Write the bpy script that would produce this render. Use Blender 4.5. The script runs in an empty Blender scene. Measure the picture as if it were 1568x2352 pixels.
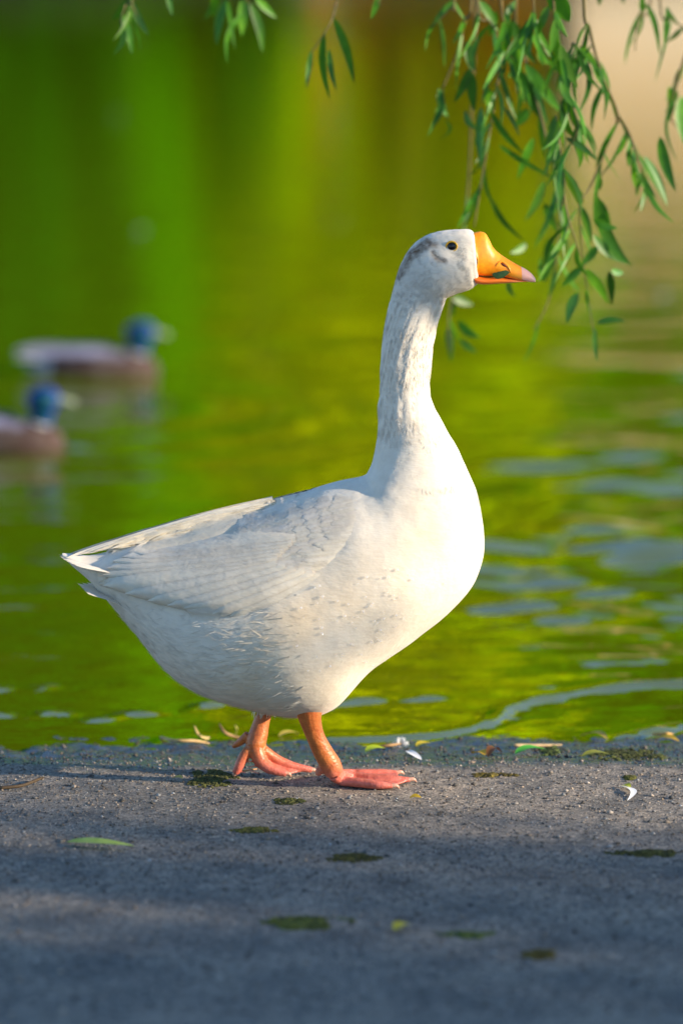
import bpy, bmesh, math, random
import numpy as np
from mathutils import Vector, Matrix, noise as mnoise
from mathutils.bvhtree import BVHTree

random.seed(7); rng = np.random.default_rng(7)
S = bpy.context.scene
COL = S.collection
R = math.radians

# ------------------------------------------------------------------ camera
CAM = np.array([0.0, -5.2766, 1.2095]); PITCH = R(8.874); FPX = 135/24*1568
cam_d = bpy.data.cameras.new('camera'); cam = bpy.data.objects.new('camera', cam_d); COL.objects.link(cam)
cam.location = CAM; cam.rotation_euler = (R(90)-PITCH, 0, 0)
cam_d.sensor_fit = 'HORIZONTAL'; cam_d.sensor_width = 24; cam_d.lens = 135
cam_d.clip_end = 2000; cam_d.clip_start = 0.05
cam_d.dof.use_dof = True; cam_d.dof.focus_distance = 5.34; cam_d.dof.aperture_fstop = 2.2
S.camera = cam
# ------------------------------------------------------------------ light
SUN_EL, SUN_AZ = R(15), R(-17)          # direction towards the sun: az measured from +x
sdir = Vector((math.cos(SUN_EL)*math.cos(SUN_AZ), math.cos(SUN_EL)*math.sin(SUN_AZ), math.sin(SUN_EL)))
W = bpy.data.worlds.new('World'); S.world = W; W.use_nodes = True
wn = W.node_tree.nodes; wl = W.node_tree.links
sky = wn.new('ShaderNodeTexSky'); sky.sky_type = 'NISHITA'; sky.sun_disc = False
sky.sun_elevation = SUN_EL; sky.sun_rotation = math.pi/2 - SUN_AZ
sky.air_density = 1.0; sky.dust_density = .1; sky.ozone_density = 3.5
bg = wn['Background']; bg.inputs['Strength'].default_value = 0.15
wl.new(sky.outputs[0], bg.inputs[0])
sun_d = bpy.data.lights.new('sun', 'SUN'); sun = bpy.data.objects.new('sun', sun_d); COL.objects.link(sun)
sun_d.energy = 5.0; sun_d.angle = R(0.8); sun_d.color = (1.0, 0.84, 0.62)
sun.rotation_euler = sdir.to_track_quat('Z', 'Y').to_euler(); sun.location = (4, -3, 4)
S.view_settings.view_transform = 'Standard'; S.view_settings.look = 'None'
S.view_settings.exposure = .92; S.view_settings.gamma = 1
S.render.engine = 'CYCLES'; S.cycles.use_denoising = True
S.cycles.max_bounces = 8; S.cycles.transparent_max_bounces = 12
S.cycles.sample_clamp_indirect = 6; S.cycles.caustics_reflective = False; S.cycles.caustics_refractive = False

# ------------------------------------------------------------------ pixel helpers (measured on the photo, 1568 px wide)
cp, sp = math.cos(PITCH), math.sin(PITCH)
def ray(px, py):
    u = (px-784)/FPX; v = (1176-py)/FPX
    return np.array([u, cp + v*sp, -sp + v*cp])
def P(px, py, Y=0.0):
    d = ray(px, py); return CAM + d*((Y-CAM[1])/d[1])
def G(px, py, z=0.0):
    d = ray(px, py); return CAM + d*((z-CAM[2])/d[2])
M = 1/1633.0                            # metres per photo pixel at the goose
def Z3(x, y): return (488+.3296*x, 1492.8+.3296*y)      # leg close-up
def Z1(x, y): return (861.2+.2563*x, 488+.2563*y)       # head close-up
def Z4(x, y): return (918.6+.4141*x, .4141*y)           # willow close-up
def Z5(x, y): return (.5859*x, .5859*y)                 # top left close-up

# ------------------------------------------------------------------ mesh / object helpers
def mesh_obj(name, verts, faces, mat, parent=None, smooth=True, col=None):
    me = bpy.data.meshes.new(name)
    me.from_pydata([tuple(v) for v in verts], [], [tuple(f) for f in faces]); me.update()
    if smooth: me.polygons.foreach_set('use_smooth', [True]*len(me.polygons))
    if col is not None:
        a = me.color_attributes.new('tint', 'FLOAT_COLOR', 'POINT')
        c = np.ones((len(verts), 4), np.float32); c[:, :3] = col
        a.data.foreach_set('color', c.ravel())
    if mat: me.materials.append(mat)
    o = bpy.data.objects.new(name, me); COL.objects.link(o)
    if parent:
        o.parent = parent
        if parent.parent is None: o.matrix_parent_inverse = Matrix.Translation(-Vector(parent.location))
    return o
def empty(name, loc):
    o = bpy.data.objects.new(name, None); COL.objects.link(o); o.location = loc; o.empty_display_size = .05; return o
def tag(o, label, cat, group=None, kind=None):
    o['label'] = label; o['category'] = cat
    if group: o['group'] = group
    if kind: o['kind'] = kind
    return o
class MB:
    def __init__(s): s.v = []; s.f = []; s.c = []
    def add(s, v, f, c=None):
        n = len(s.v); s.v.extend([tuple(p) for p in v]); s.f.extend([tuple(i+n for i in q) for q in f])
        s.c.extend([c if c is not None else (1, 1, 1)]*len(v))
    def build(s, name, mat, parent=None, smooth=True):
        return mesh_obj(name, s.v, s.f, mat, parent, smooth, np.array(s.c, np.float32))
def catmull(pts, n):
    pts = np.asarray(pts, float); k = len(pts)
    t = np.linspace(0, k-1, n); i = np.clip(t.astype(int), 0, k-2); f = (t-i)[:, None]
    p0 = pts[np.clip(i-1, 0, k-1)]; p1 = pts[i]; p2 = pts[i+1]; p3 = pts[np.clip(i+2, 0, k-1)]
    return .5*((2*p1) + (-p0+p2)*f + (2*p0-5*p1+4*p2-p3)*f**2 + (-p0+3*p1-3*p2+p3)*f**3)
def tube(pts, rad, n=10, sub=4):
    a = np.hstack([np.asarray(pts, float), np.asarray(rad, float)[:, None]])
    a = catmull(a, (len(a)-1)*sub+1) if len(a) > 2 and sub > 1 else a
    p = a[:, :3]; r = np.maximum(a[:, 3], 1e-5)
    t = np.gradient(p, axis=0); t /= np.linalg.norm(t, axis=1)[:, None]+1e-12
    ref = np.array([0, 0, 1.]) if abs(t[0, 2]) < .9 else np.array([1., 0, 0])
    V = []
    u = np.cross(t[0], ref); u /= np.linalg.norm(u)
    for k in range(len(p)):
        u = u - t[k]*np.dot(u, t[k]); u /= np.linalg.norm(u)+1e-12; w = np.cross(t[k], u)
        for j in range(n):
            q = 2*math.pi*j/n
            V.append(p[k] + r[k]*(math.cos(q)*u + math.sin(q)*w))
    F = [(k*n+j, k*n+(j+1) % n, (k+1)*n+(j+1) % n, (k+1)*n+j) for k in range(len(p)-1) for j in range(n)]
    F.append(tuple(range(n))[::-1]); F.append(tuple((len(p)-1)*n+j for j in range(n)))
    return V, F
def ellipsoid(c, r, n=12, m=8, rot=None):
    V = []; F = []
    for i in range(m+1):
        a = math.pi*i/m
        for j in range(n):
            b = 2*math.pi*j/n
            q = Vector((math.sin(a)*math.cos(b)*r[0], math.sin(a)*math.sin(b)*r[1], math.cos(a)*r[2]))
            if rot is not None: q = rot @ q
            V.append((c[0]+q.x, c[1]+q.y, c[2]+q.z))
    F = [(i*n+j, (i+1)*n+j, (i+1)*n+(j+1) % n, i*n+(j+1) % n) for i in range(m) for j in range(n)]
    return V, F
def fbm(x, y, z=0., oct=4):
    return mnoise.fractal((x, y, z), 1.0, 2.0, oct)
def sstep(a, b, x):
    t = np.clip((x-a)/(b-a), 0, 1); return t*t*(3-2*t)

# ------------------------------------------------------------------ materials
def mat(name):
    m = bpy.data.materials.new(name); m.use_nodes = True
    return m, m.node_tree.nodes, m.node_tree.links, m.node_tree.nodes['Principled BSDF']
def nz(n, l, scale, detail=4, coord='Object', mapping=None, rough=.55):
    tc = n.new('ShaderNodeTexCoord'); t = n.new('ShaderNodeTexNoise')
    t.inputs['Scale'].default_value = scale; t.inputs['Detail'].default_value = detail; t.inputs['Roughness'].default_value = rough
    if mapping:
        mp = n.new('ShaderNodeMapping'); mp.inputs['Scale'].default_value = mapping
        l.new(tc.outputs[coord], mp.inputs[0]); l.new(mp.outputs[0], t.inputs['Vector'])
    else: l.new(tc.outputs[coord], t.inputs['Vector'])
    return t
def ramp(n, l, src, stops):
    r = n.new('ShaderNodeValToRGB'); e = r.color_ramp.elements
    while len(e) < len(stops): e.new(.5)
    for k, (p, c) in enumerate(stops):
        e[k].position = p; e[k].color = (*c, 1) if len(c) == 3 else c
    l.new(src, r.inputs[0]); return r
def mixc(n, l, a, b, fac, mode='MIX'):
    m = n.new('ShaderNodeMix'); m.data_type = 'RGBA'; m.blend_type = mode
    for s, v in ((m.inputs[0], fac), (m.inputs[6], a), (m.inputs[7], b)):
        if isinstance(v, (int, float)): s.default_value = v
        elif isinstance(v, tuple): s.default_value = (*v, 1)
        else: l.new(v, s)
    return m.outputs[2]
def bump(n, l, b, h, strength, dist):
    k = n.new('ShaderNodeBump'); k.inputs['Strength'].default_value = strength; k.inputs['Distance'].default_value = dist
    l.new(h, k.inputs['Height']); l.new(k.outputs[0], b.inputs['Normal']); return k
def simple(name, c1, c2, scale=60, rough=.6, sss=0, bumps=0, spec=.5, tint=False, detail=4, translucent=0, mapping=None):
    m, n, l, b = mat(name)
    t = nz(n, l, scale, detail, mapping=mapping)
    r = ramp(n, l, t.outputs[0], [(.3, c1), (.7, c2)])
    c = r.outputs[0]
    if tint:
        a = n.new('ShaderNodeVertexColor'); a.layer_name = 'tint'
        c = mixc(n, l, c, a.outputs[0], 1.0, 'MULTIPLY')
    l.new(c, b.inputs['Base Color']); b.inputs['Roughness'].default_value = rough
    b.inputs['Specular IOR Level'].default_value = spec
    if sss:
        b.inputs['Subsurface Weight'].default_value = sss; b.inputs['Subsurface Radius'].default_value = (1, .5, .3); b.inputs['Subsurface Scale'].default_value = .006
    if bumps: bump(n, l, b, t.outputs[0], .6, bumps)
    if translucent:
        tr = n.new('ShaderNodeBsdfTranslucent'); l.new(c, tr.inputs[0]); mx = n.new('ShaderNodeMixShader'); mx.inputs[0].default_value = translucent
        l.new(b.outputs[0], mx.inputs[1]); l.new(tr.outputs[0], mx.inputs[2]); l.new(mx.outputs[0], n['Material Output'].inputs[0])
    return m

def plumage_mat(name, translucent=0., strength=.24):
    m, n, l, b = mat(name)
    a = n.new('ShaderNodeVertexColor'); a.layer_name = 'tint'
    t = nz(n, l, 55, 5); r = ramp(n, l, t.outputs[0], [(.3, (.67, .60, .505)), (.65, (.735, .67, .575))])
    c = mixc(n, l, r.outputs[0], a.outputs[0], 1.0, 'MULTIPLY')
    l.new(c, b.inputs['Base Color']); b.inputs['Roughness'].default_value = .75
    b.inputs['Specular IOR Level'].default_value = .2
    b.inputs['Subsurface Weight'].default_value = .25; b.inputs['Subsurface Radius'].default_value = (1, .8, .6); b.inputs['Subsurface Scale'].default_value = .006
    b.inputs['Sheen Weight'].default_value = .15
    t2 = nz(n, l, 240, 4, mapping=(.35, 1, 1)); t3 = nz(n, l, 60, 3, mapping=(.6, 1, 1))
    add = n.new('ShaderNodeMath'); add.operation = 'MULTIPLY_ADD'; add.inputs[1].default_value = 1.6
    l.new(t3.outputs[0], add.inputs[0]); l.new(t2.outputs[0], add.inputs[2])
    bump(n, l, b, add.outputs[0], strength, .003)
    if translucent:
        tr = n.new('ShaderNodeBsdfTranslucent'); l.new(c, tr.inputs[0]); mx = n.new('ShaderNodeMixShader'); mx.inputs[0].default_value = translucent
        l.new(b.outputs[0], mx.inputs[1]); l.new(tr.outputs[0], mx.inputs[2]); l.new(mx.outputs[0], n['Material Output'].inputs[0])
    return m
M_plume = plumage_mat('white_plumage'); M_feather = plumage_mat('white_feather', .08, .2)
M_down = plumage_mat('loose_down', .0, .0)
M_bill = simple('orange_bill', (.82, .24, .003), (.95, .36, .005), 90, .42, .2, .0006, tint=True)
M_leg = simple('orange_leg_skin', (.42, .10, .022), (.58, .18, .045), 120, .42, .25, .001, tint=True)
_n = M_leg.node_tree.nodes; _l = M_leg.node_tree.links; _v = _n.new('ShaderNodeTexVoronoi'); _v.inputs['Scale'].default_value = 330; _tc = _n.new('ShaderNodeTexCoord'); _l.new(_tc.outputs['Object'], _v.inputs['Vector'])
_b2 = _n.new('ShaderNodeBump'); _b2.inputs['Strength'].default_value = .25; _b2.inputs['Distance'].default_value = .0016; _b2.invert = True; _l.new(_v.outputs['Distance'], _b2.inputs['Height'])
_b1 = [q for q in _n if q.type == 'BUMP' and q != _b2][0]; _l.new(_b2.outputs[0], _b1.inputs['Normal'])
M_claw = simple('pale_claw', (.42, .20, .14), (.55, .32, .24), 90, .4)
M_eye = simple('dark_eye', (.004, .004, .006), (.012, .01, .01), 30, .04)
M_ring = simple('yellow_eye_ring', (.7, .36, .008), (.85, .48, .015), 200, .5)
M_dark = simple('dark_nostril', (.10, .018, .004), (.2, .03, .006), 200, .6)

def leaf_mat(name, c1, c2, trans=.35, rough=.42):
    return simple(name, c1, c2, 25, rough, translucent=trans, tint=True, spec=.5 if rough < .6 else .05)
M_willow = leaf_mat('willow_leaf', (.035, .155, .007), (.10, .30, .010), .42)
M_twig = simple('willow_twig', (.07, .06, .015), (.16, .12, .03), 80, .7)
M_bark = simple('willow_bark', (.05, .04, .028), (.16, .13, .09), 14, .9, bumps=.02, mapping=(1, 1, .25))

# ================================================================== GROUND AND WATER
WZ = -0.022
def axis(lo, hi, step, far_lo, far_hi, g=1.13):
    a = list(np.arange(lo, hi, step)); s = step
    while a[-1] < far_hi: s *= g; a.append(a[-1]+s)
    s = step; b = []
    x = lo
    while x > far_lo: s *= g; x -= s; b.append(x)
    return np.array(b[::-1]+a)
def shore_y(x): return .372 + .012*math.sin(x*5.1+.6) + .02*math.sin(x*1.7)
def ground_z(x, y):
    ys = shore_y(x); d = y-ys
    if y > 30:
        b = float(sstep(58, 63, y)); base = -1.1*(1-b) + .35*b + max(0, y-66)*.03
        return base + .1*fbm(x*.3, y*.3)
    z = -.022 + (-d)*.085 if d > -.24 else -.0016
    if d > 0: z = -.022 - .10*d
    z = max(z, -1.1)
    t = float(sstep(-.24, -.06, d))*float(sstep(.3, .1, d))
    z += .0042*fbm(x*7, y*9, 3) * (.5+t) + .0028*fbm(x*34, y*42, 1)*(.4+1.6*t)
    if abs(x) < 1.2 and -1.6 < y < .7: z += .0011*fbm(x*150, y*160, 7, 2)
    return z
gx = axis(-.72, .72, .0065, -160, 160); gy = axis(-1.25, .62, .0075, -60, 330)
GV = [(x, y, ground_z(x, y)) for y in gy for x in gx]
nx = len(gx)
GF = [(j*nx+i, j*nx+i+1, (j+1)*nx+i+1, (j+1)*nx+i) for j in range(len(gy)-1) for i in range(nx-1)]
m, n, l, b = mat('gritty_shore')
t1 = nz(n, l, 420, 3); t2 = nz(n, l, 9, 5); t3 = nz(n, l, 60, 4)
vor = n.new('ShaderNodeTexVoronoi'); vor.inputs['Scale'].default_value = 260
tc = n.new('ShaderNodeTexCoord'); l.new(tc.outputs['Object'], vor.inputs['Vector'])
c = ramp(n, l, t1.outputs[0], [(.3, (.10, .092, .083)), (.5, (.255, .232, .205)), (.62, (.35, .318, .28)), (.72, (.50, .45, .40))]).outputs[0]
hs = n.new('ShaderNodeSeparateColor'); l.new(vor.outputs['Color'], hs.inputs[0])
c = mixc(n, l, c, ramp(n, l, hs.outputs[0], [(0, (.5, .48, .46)), (.8, (1.05, 1.0, .95)), (1, (1.6, 1.45, 1.3))]).outputs[0], .8, 'MULTIPLY')
c = mixc(n, l, c, ramp(n, l, t2.outputs[0], [(.32, (.55, .58, .62)), (.5, (.95, .94, .93)), (.68, (1.2, 1.14, 1.08))]).outputs[0], 1, 'MULTIPLY')
c = mixc(n, l, c, ramp(n, l, t3.outputs[0], [(.35, (.75, .75, .75)), (.6, (1.1, 1.1, 1.1))]).outputs[0], 1, 'MULTIPLY')
sx = n.new('ShaderNodeSeparateXYZ'); l.new(tc.outputs['Object'], sx.inputs[0])
wob = n.new('ShaderNodeMath'); wob.operation = 'MULTIPLY_ADD'; wob.inputs[1].default_value = .22
t4 = nz(n, l, 6, 5); l.new(t4.outputs[0], wob.inputs[0]); l.new(sx.outputs[1], wob.inputs[2])
wet = n.new('ShaderNodeMapRange'); wet.inputs[1].default_value = .20; wet.inputs[2].default_value = .25
l.new(wob.outputs[0], wet.inputs[0])
c = mixc(n, l, c, mixc(n, l, c, (.13, .15, .17), 1, 'MULTIPLY'), wet.outputs[0])
grass = ramp(n, l, nz(n, l, 1.2, 5).outputs[0], [(.3, (.05, .08, .01)), (.7, (.13, .15, .03))]).outputs[0]
farm = n.new('ShaderNodeMapRange'); farm.inputs[1].default_value = 61; farm.inputs[2].default_value = 63.5
l.new(sx.outputs[1], farm.inputs[0]); c = mixc(n, l, c, grass, farm.outputs[0])
l.new(c, b.inputs['Base Color'])
rr = n.new('ShaderNodeMapRange'); rr.inputs[3].default_value = .85; rr.inputs[4].default_value = .35; l.new(wet.outputs[0], rr.inputs[0])
l.new(wet.outputs[0], b.inputs['Coat Weight']); b.inputs['Coat Roughness'].default_value = .25; b.inputs['Coat IOR'].default_value = 2.6
l.new(rr.outputs[0], b.inputs['Roughness'])
bump(n, l, b, t1.outputs[0], .7, .0025)
cb = n.new('ShaderNodeBump'); cb.inputs['Strength'].default_value = 1; cb.inputs['Distance'].default_value = .012; l.new(t3.outputs[0], cb.inputs['Height']); l.new(cb.outputs[0], b.inputs['Coat Normal'])
ground = mesh_obj('ground', GV, GF, m); ground['kind'] = 'structure'; ground['label'] = 'gritty grey lake shore sloping into the pond'

# wave crests read off the photo (photo px on the water plane) -> (points, height, sigma)
crests = [
 ([(760,1700),(870,1696),(1000,1688),(1080,1670),(1130,1652),(1165,1628),(1250,1606),(1350,1590),(1450,1579),(1570,1576),(1750,1570)], .0066, .018),
 ([(-120,1640),(60,1645),(140,1637),(230,1652),(320,1640),(430,1628),(500,1615)], .0050, .017),
 ([(-60,1588),(0,1584),(70,1582),(110,1580)], .0036, .015),
 ([(1420,1700),(1480,1684),(1570,1668),(1700,1655)], .005, .016),
 ([(740,1620),(800,1612),(900,1606),(1000,1600)], .005, .02),
]
CR = [(np.array([G(px, py, WZ)[:2] for px, py in catmull(p, 60)]), h, s) for p, h, s in crests]
comps = []
for k in range(46):
    lam = .05*(1.075**k)*rng.uniform(.9, 1.1)
    th = rng.normal(0, .42) + math.pi/2
    comps.append((2*math.pi/lam*math.cos(th), 2*math.pi/lam*math.sin(th), rng.uniform(0, 6.28), lam))
rings = [((.15, .62), .11, .004), ((.75, 1.9), .24, .008), ((-.7, 4.3), .3, .008), ((1.2, 2.6), .33, .01)]
def water_grid():
    wx = axis(-.75, .75, .0085, -150, 150, 1.10)
    ys = [.0]
    while ys[-1] < 64: ys.append(ys[-1] + max(.009, .0042*(ys[-1]+1.0)**1.35))
    wy = np.array(ys); X, Y = np.meshgrid(wx, wy)
    dy = np.gradient(wy)[:, None]; dx = np.gradient(wx)[None, :]
    Zt = np.zeros_like(X)
    amp = .24+1.0*sstep(-.25, .55, X/(1+.12*Y))*sstep(14, 3, Y)
    amp = amp*(.25+.75*sstep(18, 4, Y))
    for kx, ky, ph, lam in comps:
        a = lam*.0036*(1 if lam < .45 else .5)
        ok = sstep(3, 5, lam/np.maximum(dy, 1e-6))*sstep(2.2, 4, lam/np.maximum(dx*abs(kx)/max(abs(ky), 1e-6), 1e-6))
        Zt += a*ok*amp*np.sin(kx*X+ky*Y+ph)
    for (cx, cy), lam, a in rings:
        d = np.hypot(X-cx, (Y-cy)); Zt += a*lam/.3*.5*np.sin(2*math.pi*d/lam)*np.exp(-((d-lam*2.2)/(lam*1.6))**2)*sstep(3, 6, lam/np.maximum(dy, 1e-6))
    Zt *= sstep(.30, .62, Y)*(.38+.62*sstep(.6, 1.7, Y))
    near = (np.abs(X) < 1.6) & (Y < 2.0)
    ii = np.where(near)
    XY = np.stack([X[ii], Y[ii]], 1); add = np.zeros(len(XY))
    for pts, h, s in CR:
        dmin = np.full(len(XY), 9.)
        for q in pts: dmin = np.minimum(dmin, np.hypot(XY[:, 0]-q[0], XY[:, 1]-q[1]))
        mod = np.array([(.95+.4*mnoise.noise((x*9, y*14, h*900))) if h > .006 else max(0, .55+1.3*mnoise.noise((x*20, y*34, h*900))) for x, y in XY[dmin < 4*s]])
        g = np.zeros(len(XY)); g[dmin < 4*s] = h*np.exp(-(dmin[dmin < 4*s]/s)**2)*mod
        add += g
    Zt[ii] += add
    V = np.stack([X.ravel(), Y.ravel(), (WZ+Zt).ravel()], 1)
    k = len(wx); J, I = np.meshgrid(np.arange(len(wy)-1), np.arange(k-1), indexing='ij')
    a = (J*k+I).ravel(); F = np.stack([a, a+1, a+k+1, a+k], 1)
    return V, F
m, n, l, b = mat('pond_water')
tcw = n.new('ShaderNodeTexCoord')
def wnoise(sc, map_):
    mp = n.new('ShaderNodeMapping'); mp.inputs['Scale'].default_value = map_; l.new(tcw.outputs['Object'], mp.inputs[0])
    t = n.new('ShaderNodeTexNoise'); t.inputs['Scale'].default_value = sc; t.inputs['Detail'].default_value = 3; l.new(mp.outputs[0], t.inputs['Vector']); return t
w1 = wnoise(5, (.45, 1, 1)); w2 = wnoise(30, (.5, 1, 1))
ad = n.new('ShaderNodeMath'); ad.operation = 'MULTIPLY_ADD'; ad.inputs[1].default_value = .12
l.new(w2.outputs[0], ad.inputs[0]); l.new(w1.outputs[0], ad.inputs[2])
bp = n.new('ShaderNodeBump'); bp.inputs['Strength'].default_value = 1; bp.inputs['Distance'].default_value = .0075; l.new(ad.outputs[0], bp.inputs['Height'])
gl = n.new('ShaderNodeBsdfGlossy'); gl.inputs['Roughness'].default_value = .015; gl.inputs['Color'].default_value = (.97, .98, .97, 1); l.new(bp.outputs[0], gl.inputs['Normal'])
df = n.new('ShaderNodeBsdfDiffuse'); df.inputs['Color'].default_value = (.10, .125, .001, 1)
fr = n.new('ShaderNodeFresnel'); fr.inputs['IOR'].default_value = 2.7; l.new(bp.outputs[0], fr.inputs['Normal'])
mx = n.new('ShaderNodeMixShader'); l.new(fr.outputs[0], mx.inputs[0]); l.new(df.outputs[0], mx.inputs[1]); l.new(gl.outputs[0], mx.inputs[2])
l.new(mx.outputs[0], n['Material Output'].inputs[0]); M_water = m
WV, WF = water_grid()
water = mesh_obj('water', WV, WF, m); water['kind'] = 'structure'; water['label'] = 'calm green pond water with ripples'

# ================================================================== FAR BANK: trees, shrubs, building (seen mirrored in the pond)
def crown_mesh(name, h0, h1, rad, nclump, nleaf, leaf, seed, mt, droop=0):
    r = np.random.default_rng(seed); V = []; F = []; C = []
    for k in range(nclump):
        t = (k+.5)/nclump; prof = min(1, t*5+.55)*(1-t**2.6)**.8+.06; a = r.uniform(0, 6.283); q = r.uniform(.25, 1)**.5*.82
        c = np.array([math.cos(a)*rad*prof*q, math.sin(a)*rad*prof*q, h0+(h1-h0)*t+r.uniform(-.04, .04)*(h1-h0)])
        cr = min(rad, (h1-h0)*.35)*r.uniform(.30, .55); tint = r.choice([.5, .75, 1.0, 1.25, 1.6]); hue = r.uniform(.8, 1.3)  # tint paints in lit crowns and shaded gaps; hue is autumn colour
        for j in range(nleaf):
            e = r.normal(size=3); e /= np.linalg.norm(e); p = c + e*cr*r.uniform(.3, 1)**.5*np.array([1, 1, .8+droop])
            a = r.normal(size=3); a /= np.linalg.norm(a); bb = np.cross(a, r.normal(size=3)); bb /= np.linalg.norm(bb)+1e-9
            s = leaf*r.uniform(.6, 1.3); n0 = len(V)
            V += [p-a*s*1.2, p+bb*s*.6, p+a*s*1.2, p-bb*s*.6]; F.append((n0, n0+1, n0+2, n0+3))
            C += [(tint*hue, tint*r.uniform(.95, 1.05), tint)]*4
    return V, F, np.array(C)
M_lime = leaf_mat('lime_foliage', (.42, .56, .001), (.62, .74, .002), .5, .8)
M_green = leaf_mat('green_foliage', (.08, .32, .001), (.19, .50, .002), .5, .8)
M_mid = leaf_mat('mid_foliage', (.09, .34, .001), (.21, .55, .002), .5, .8)
M_deep = leaf_mat('deep_foliage', (.015, .15, .002), (.045, .26, .004), .4, .7)
M_rust = leaf_mat('rust_foliage', (.40, .17, .012), (.6, .29, .02), .35, .7)
protos = {}
def far_tree(kind, x, y, h, rad, label, mt, seed):
    t = tag(empty('pond_tree', (x, y, ground_z(x, y))), label, 'tree', 'trees on the far bank')
    V, F, C = crown_mesh('crown', h*.02, h, rad, 120, 60, .14+.012*h, seed, mt)
    mesh_obj('crown', np.array(V), F, mt, None, False, C).parent = t
    tv, tf = tube([(0, 0, -.3), (.08, 0, h*.25), (-.1, .05, h*.55), (.05, 0, h*.85)], [h*.018, h*.014, h*.009, h*.003], 10)
    mb = MB(); mb.add(tv, tf)
    rr_ = random.Random(seed)
    for k in range(7):
        z = h*(.2+.07*k); a = rr_.uniform(0, 6.28); L = rad*.75
        v, f = tube([(0, 0, z), (math.cos(a)*L*.5, math.sin(a)*L*.5, z+h*.06), (math.cos(a)*L, math.sin(a)*L, z+h*.14)], [h*.006, h*.004, h*.0015], 6)
        mb.add(v, f)
    tk = mb.build('trunk', M_bark); tk.parent = t
    return t
TR = [('deep', -13.5, 64.5, 22, 4.0, 'dark green tree at the left end of the far bank', M_deep),
      ('deep', -7.1, 65, 21, 2.6, 'dark green tall tree left of the green tree behind the ducks', M_deep),
      ('green', -4.1, 65.8, 23, 2.1, 'mid green tall tree behind the ducks on the far bank', M_mid),
      ('lime', -1.7, 67, 25, 2.2, 'slim yellow-green tall tree between mid green trees', M_lime),
      ('lime', 1.2, 68.2, 26, 2.9, 'broad yellow-green tree behind the goose on the far bank', M_lime),
      ('green', 3.5, 70, 24, 1.9, 'mid green tree beside the pale building left end', M_green),
      ('lime', 6.6, 73.5, 27, 3.0, 'yellow-green tree rising behind the pale building', M_green),
      ('green', 11, 77, 25, 3.6, 'mid green tree rising behind the pale building right half', M_lime),
      ('deep', 16, 79, 22, 4.0, 'dark green tree right of the pale building', M_deep),
      ('lime', 22, 82, 24, 4.2, 'yellow-green tree right end of the far bank', M_lime),
      ('green', -19, 70, 23, 4.2, 'mid green tree far left beyond the dark trees', M_green),
      ('green', -10, 74, 30, 4.5, 'tall green tree in the back row at left', M_green),
      ('green', -3.2, 76, 31, 4.5, 'tall green tree in the back row behind the slim lime tree', M_green),
      ('green', 3.6, 79, 30, 4.5, 'tall green tree in the back row left of the pavilion', M_green),
      ('green', 9.5, 86, 31, 5, 'tall green tree in the back row behind the pavilion', M_green),
      ('deep', 25, 75, 22, 4, 'dark green tree before the right end lime tree', M_deep),
      ('green', 36, 88, 26, 5, 'broad mid green tree beyond the far right dark tree', M_green),
      ('deep', 44, 86, 24, 5, 'outermost dark tree on the right of the far bank', M_deep),
      ('green', -33, 72, 24, 5, 'broad mid green tree beyond the far left dark tree', M_green),
      ('deep', -41, 74, 24, 5, 'outermost dark tree on the left of the far bank', M_deep),
      ('deep', 29, 85, 24, 5, 'large dark tree far right on the far bank', M_deep),
      ('deep', -26, 73, 24, 5, 'large dark tree far left on the far bank', M_deep)]
for k, (kd, x, y, h, rad, lab, mt) in enumerate(TR): far_tree(kd, x, y, h, rad, lab, mt, 100+k)
def shrub(x, y, h, rad, label, mt, seed):
    V, F, C = crown_mesh('shrub', -.1, h, rad, 26, 40, .09, seed, mt)
    V = np.array(V)+np.array([x, y, ground_z(x, y)])
    V[:, 2] = np.maximum(V[:, 2], ground_z(x, y)-.05)
    tag(mesh_obj('bank_shrub', V, F, mt, None, False, C), label, 'shrub', 'shrubs along the far bank')
for k, (x, h) in enumerate([(-.1, .9), (.9, 1.15), (2.0, 1.1), (2.9, 1.3)]):
    shrub(x, 63.6, h, .85, ['low rust orange shrub under the lime tree', 'rust orange shrub second from the lime tree', 'rust orange shrub third along the far bank', 'tallest rust orange shrub beside the pale building'][k], M_rust, 300+k)
for k, (x, h) in enumerate([(-8, 1.6), (-6.2, 1.3), (-4.2, 1.5), (-1.75, 3.0)]):
    shrub(x, 63.9, h, 1.1 if k < 3 else .75, ['dark low shrub leftmost on the far bank', 'dark low shrub second from left on the far bank', 'dark rounded shrub before the mid green tree', 'dark small shrub next to the rust shrubs'][k], M_deep, 320+k)
# pale building
M_wall = simple('ochre_render', (.84, .46, .14), (.88, .54, .20), 3, .85, bumps=.005)  # ochre upper wall above the pale base, a two-tone facade
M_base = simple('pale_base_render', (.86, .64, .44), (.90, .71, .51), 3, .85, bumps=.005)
M_roof = simple('brown_roof', (.12, .06, .035), (.2, .1, .06), 6, .8)
M_glass = simple('window_glass', (.03, .035, .04), (.05, .055, .06), 3, .08)
M_frame = simple('window_frame', (.45, .4, .35), (.55, .5, .45), 10, .6)
def box(mb, x0, x1, y0, y1, z0, z1):
    v = [(x, y, z) for z in (z0, z1) for y in (y0, y1) for x in (x0, x1)]
    mb.add(v, [(0, 1, 3, 2)[::-1], (4, 5, 7, 6), (0, 1, 5, 4), (2, 3, 7, 6)[::-1], (0, 2, 6, 4)[::-1], (1, 3, 7, 5)])
BX, BY, BZ = 8.6, 66.0, .3
hb = tag(empty('lakeside_pavilion', (BX, BY, BZ)), 'low cream pavilion with brown roof across the pond', 'building')
mb = MB(); box(mb, -4.6, 4.6, -1.5, 1.5, 1.7, 3.9); mb.build('wall', M_wall, None, False).parent = hb
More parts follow.
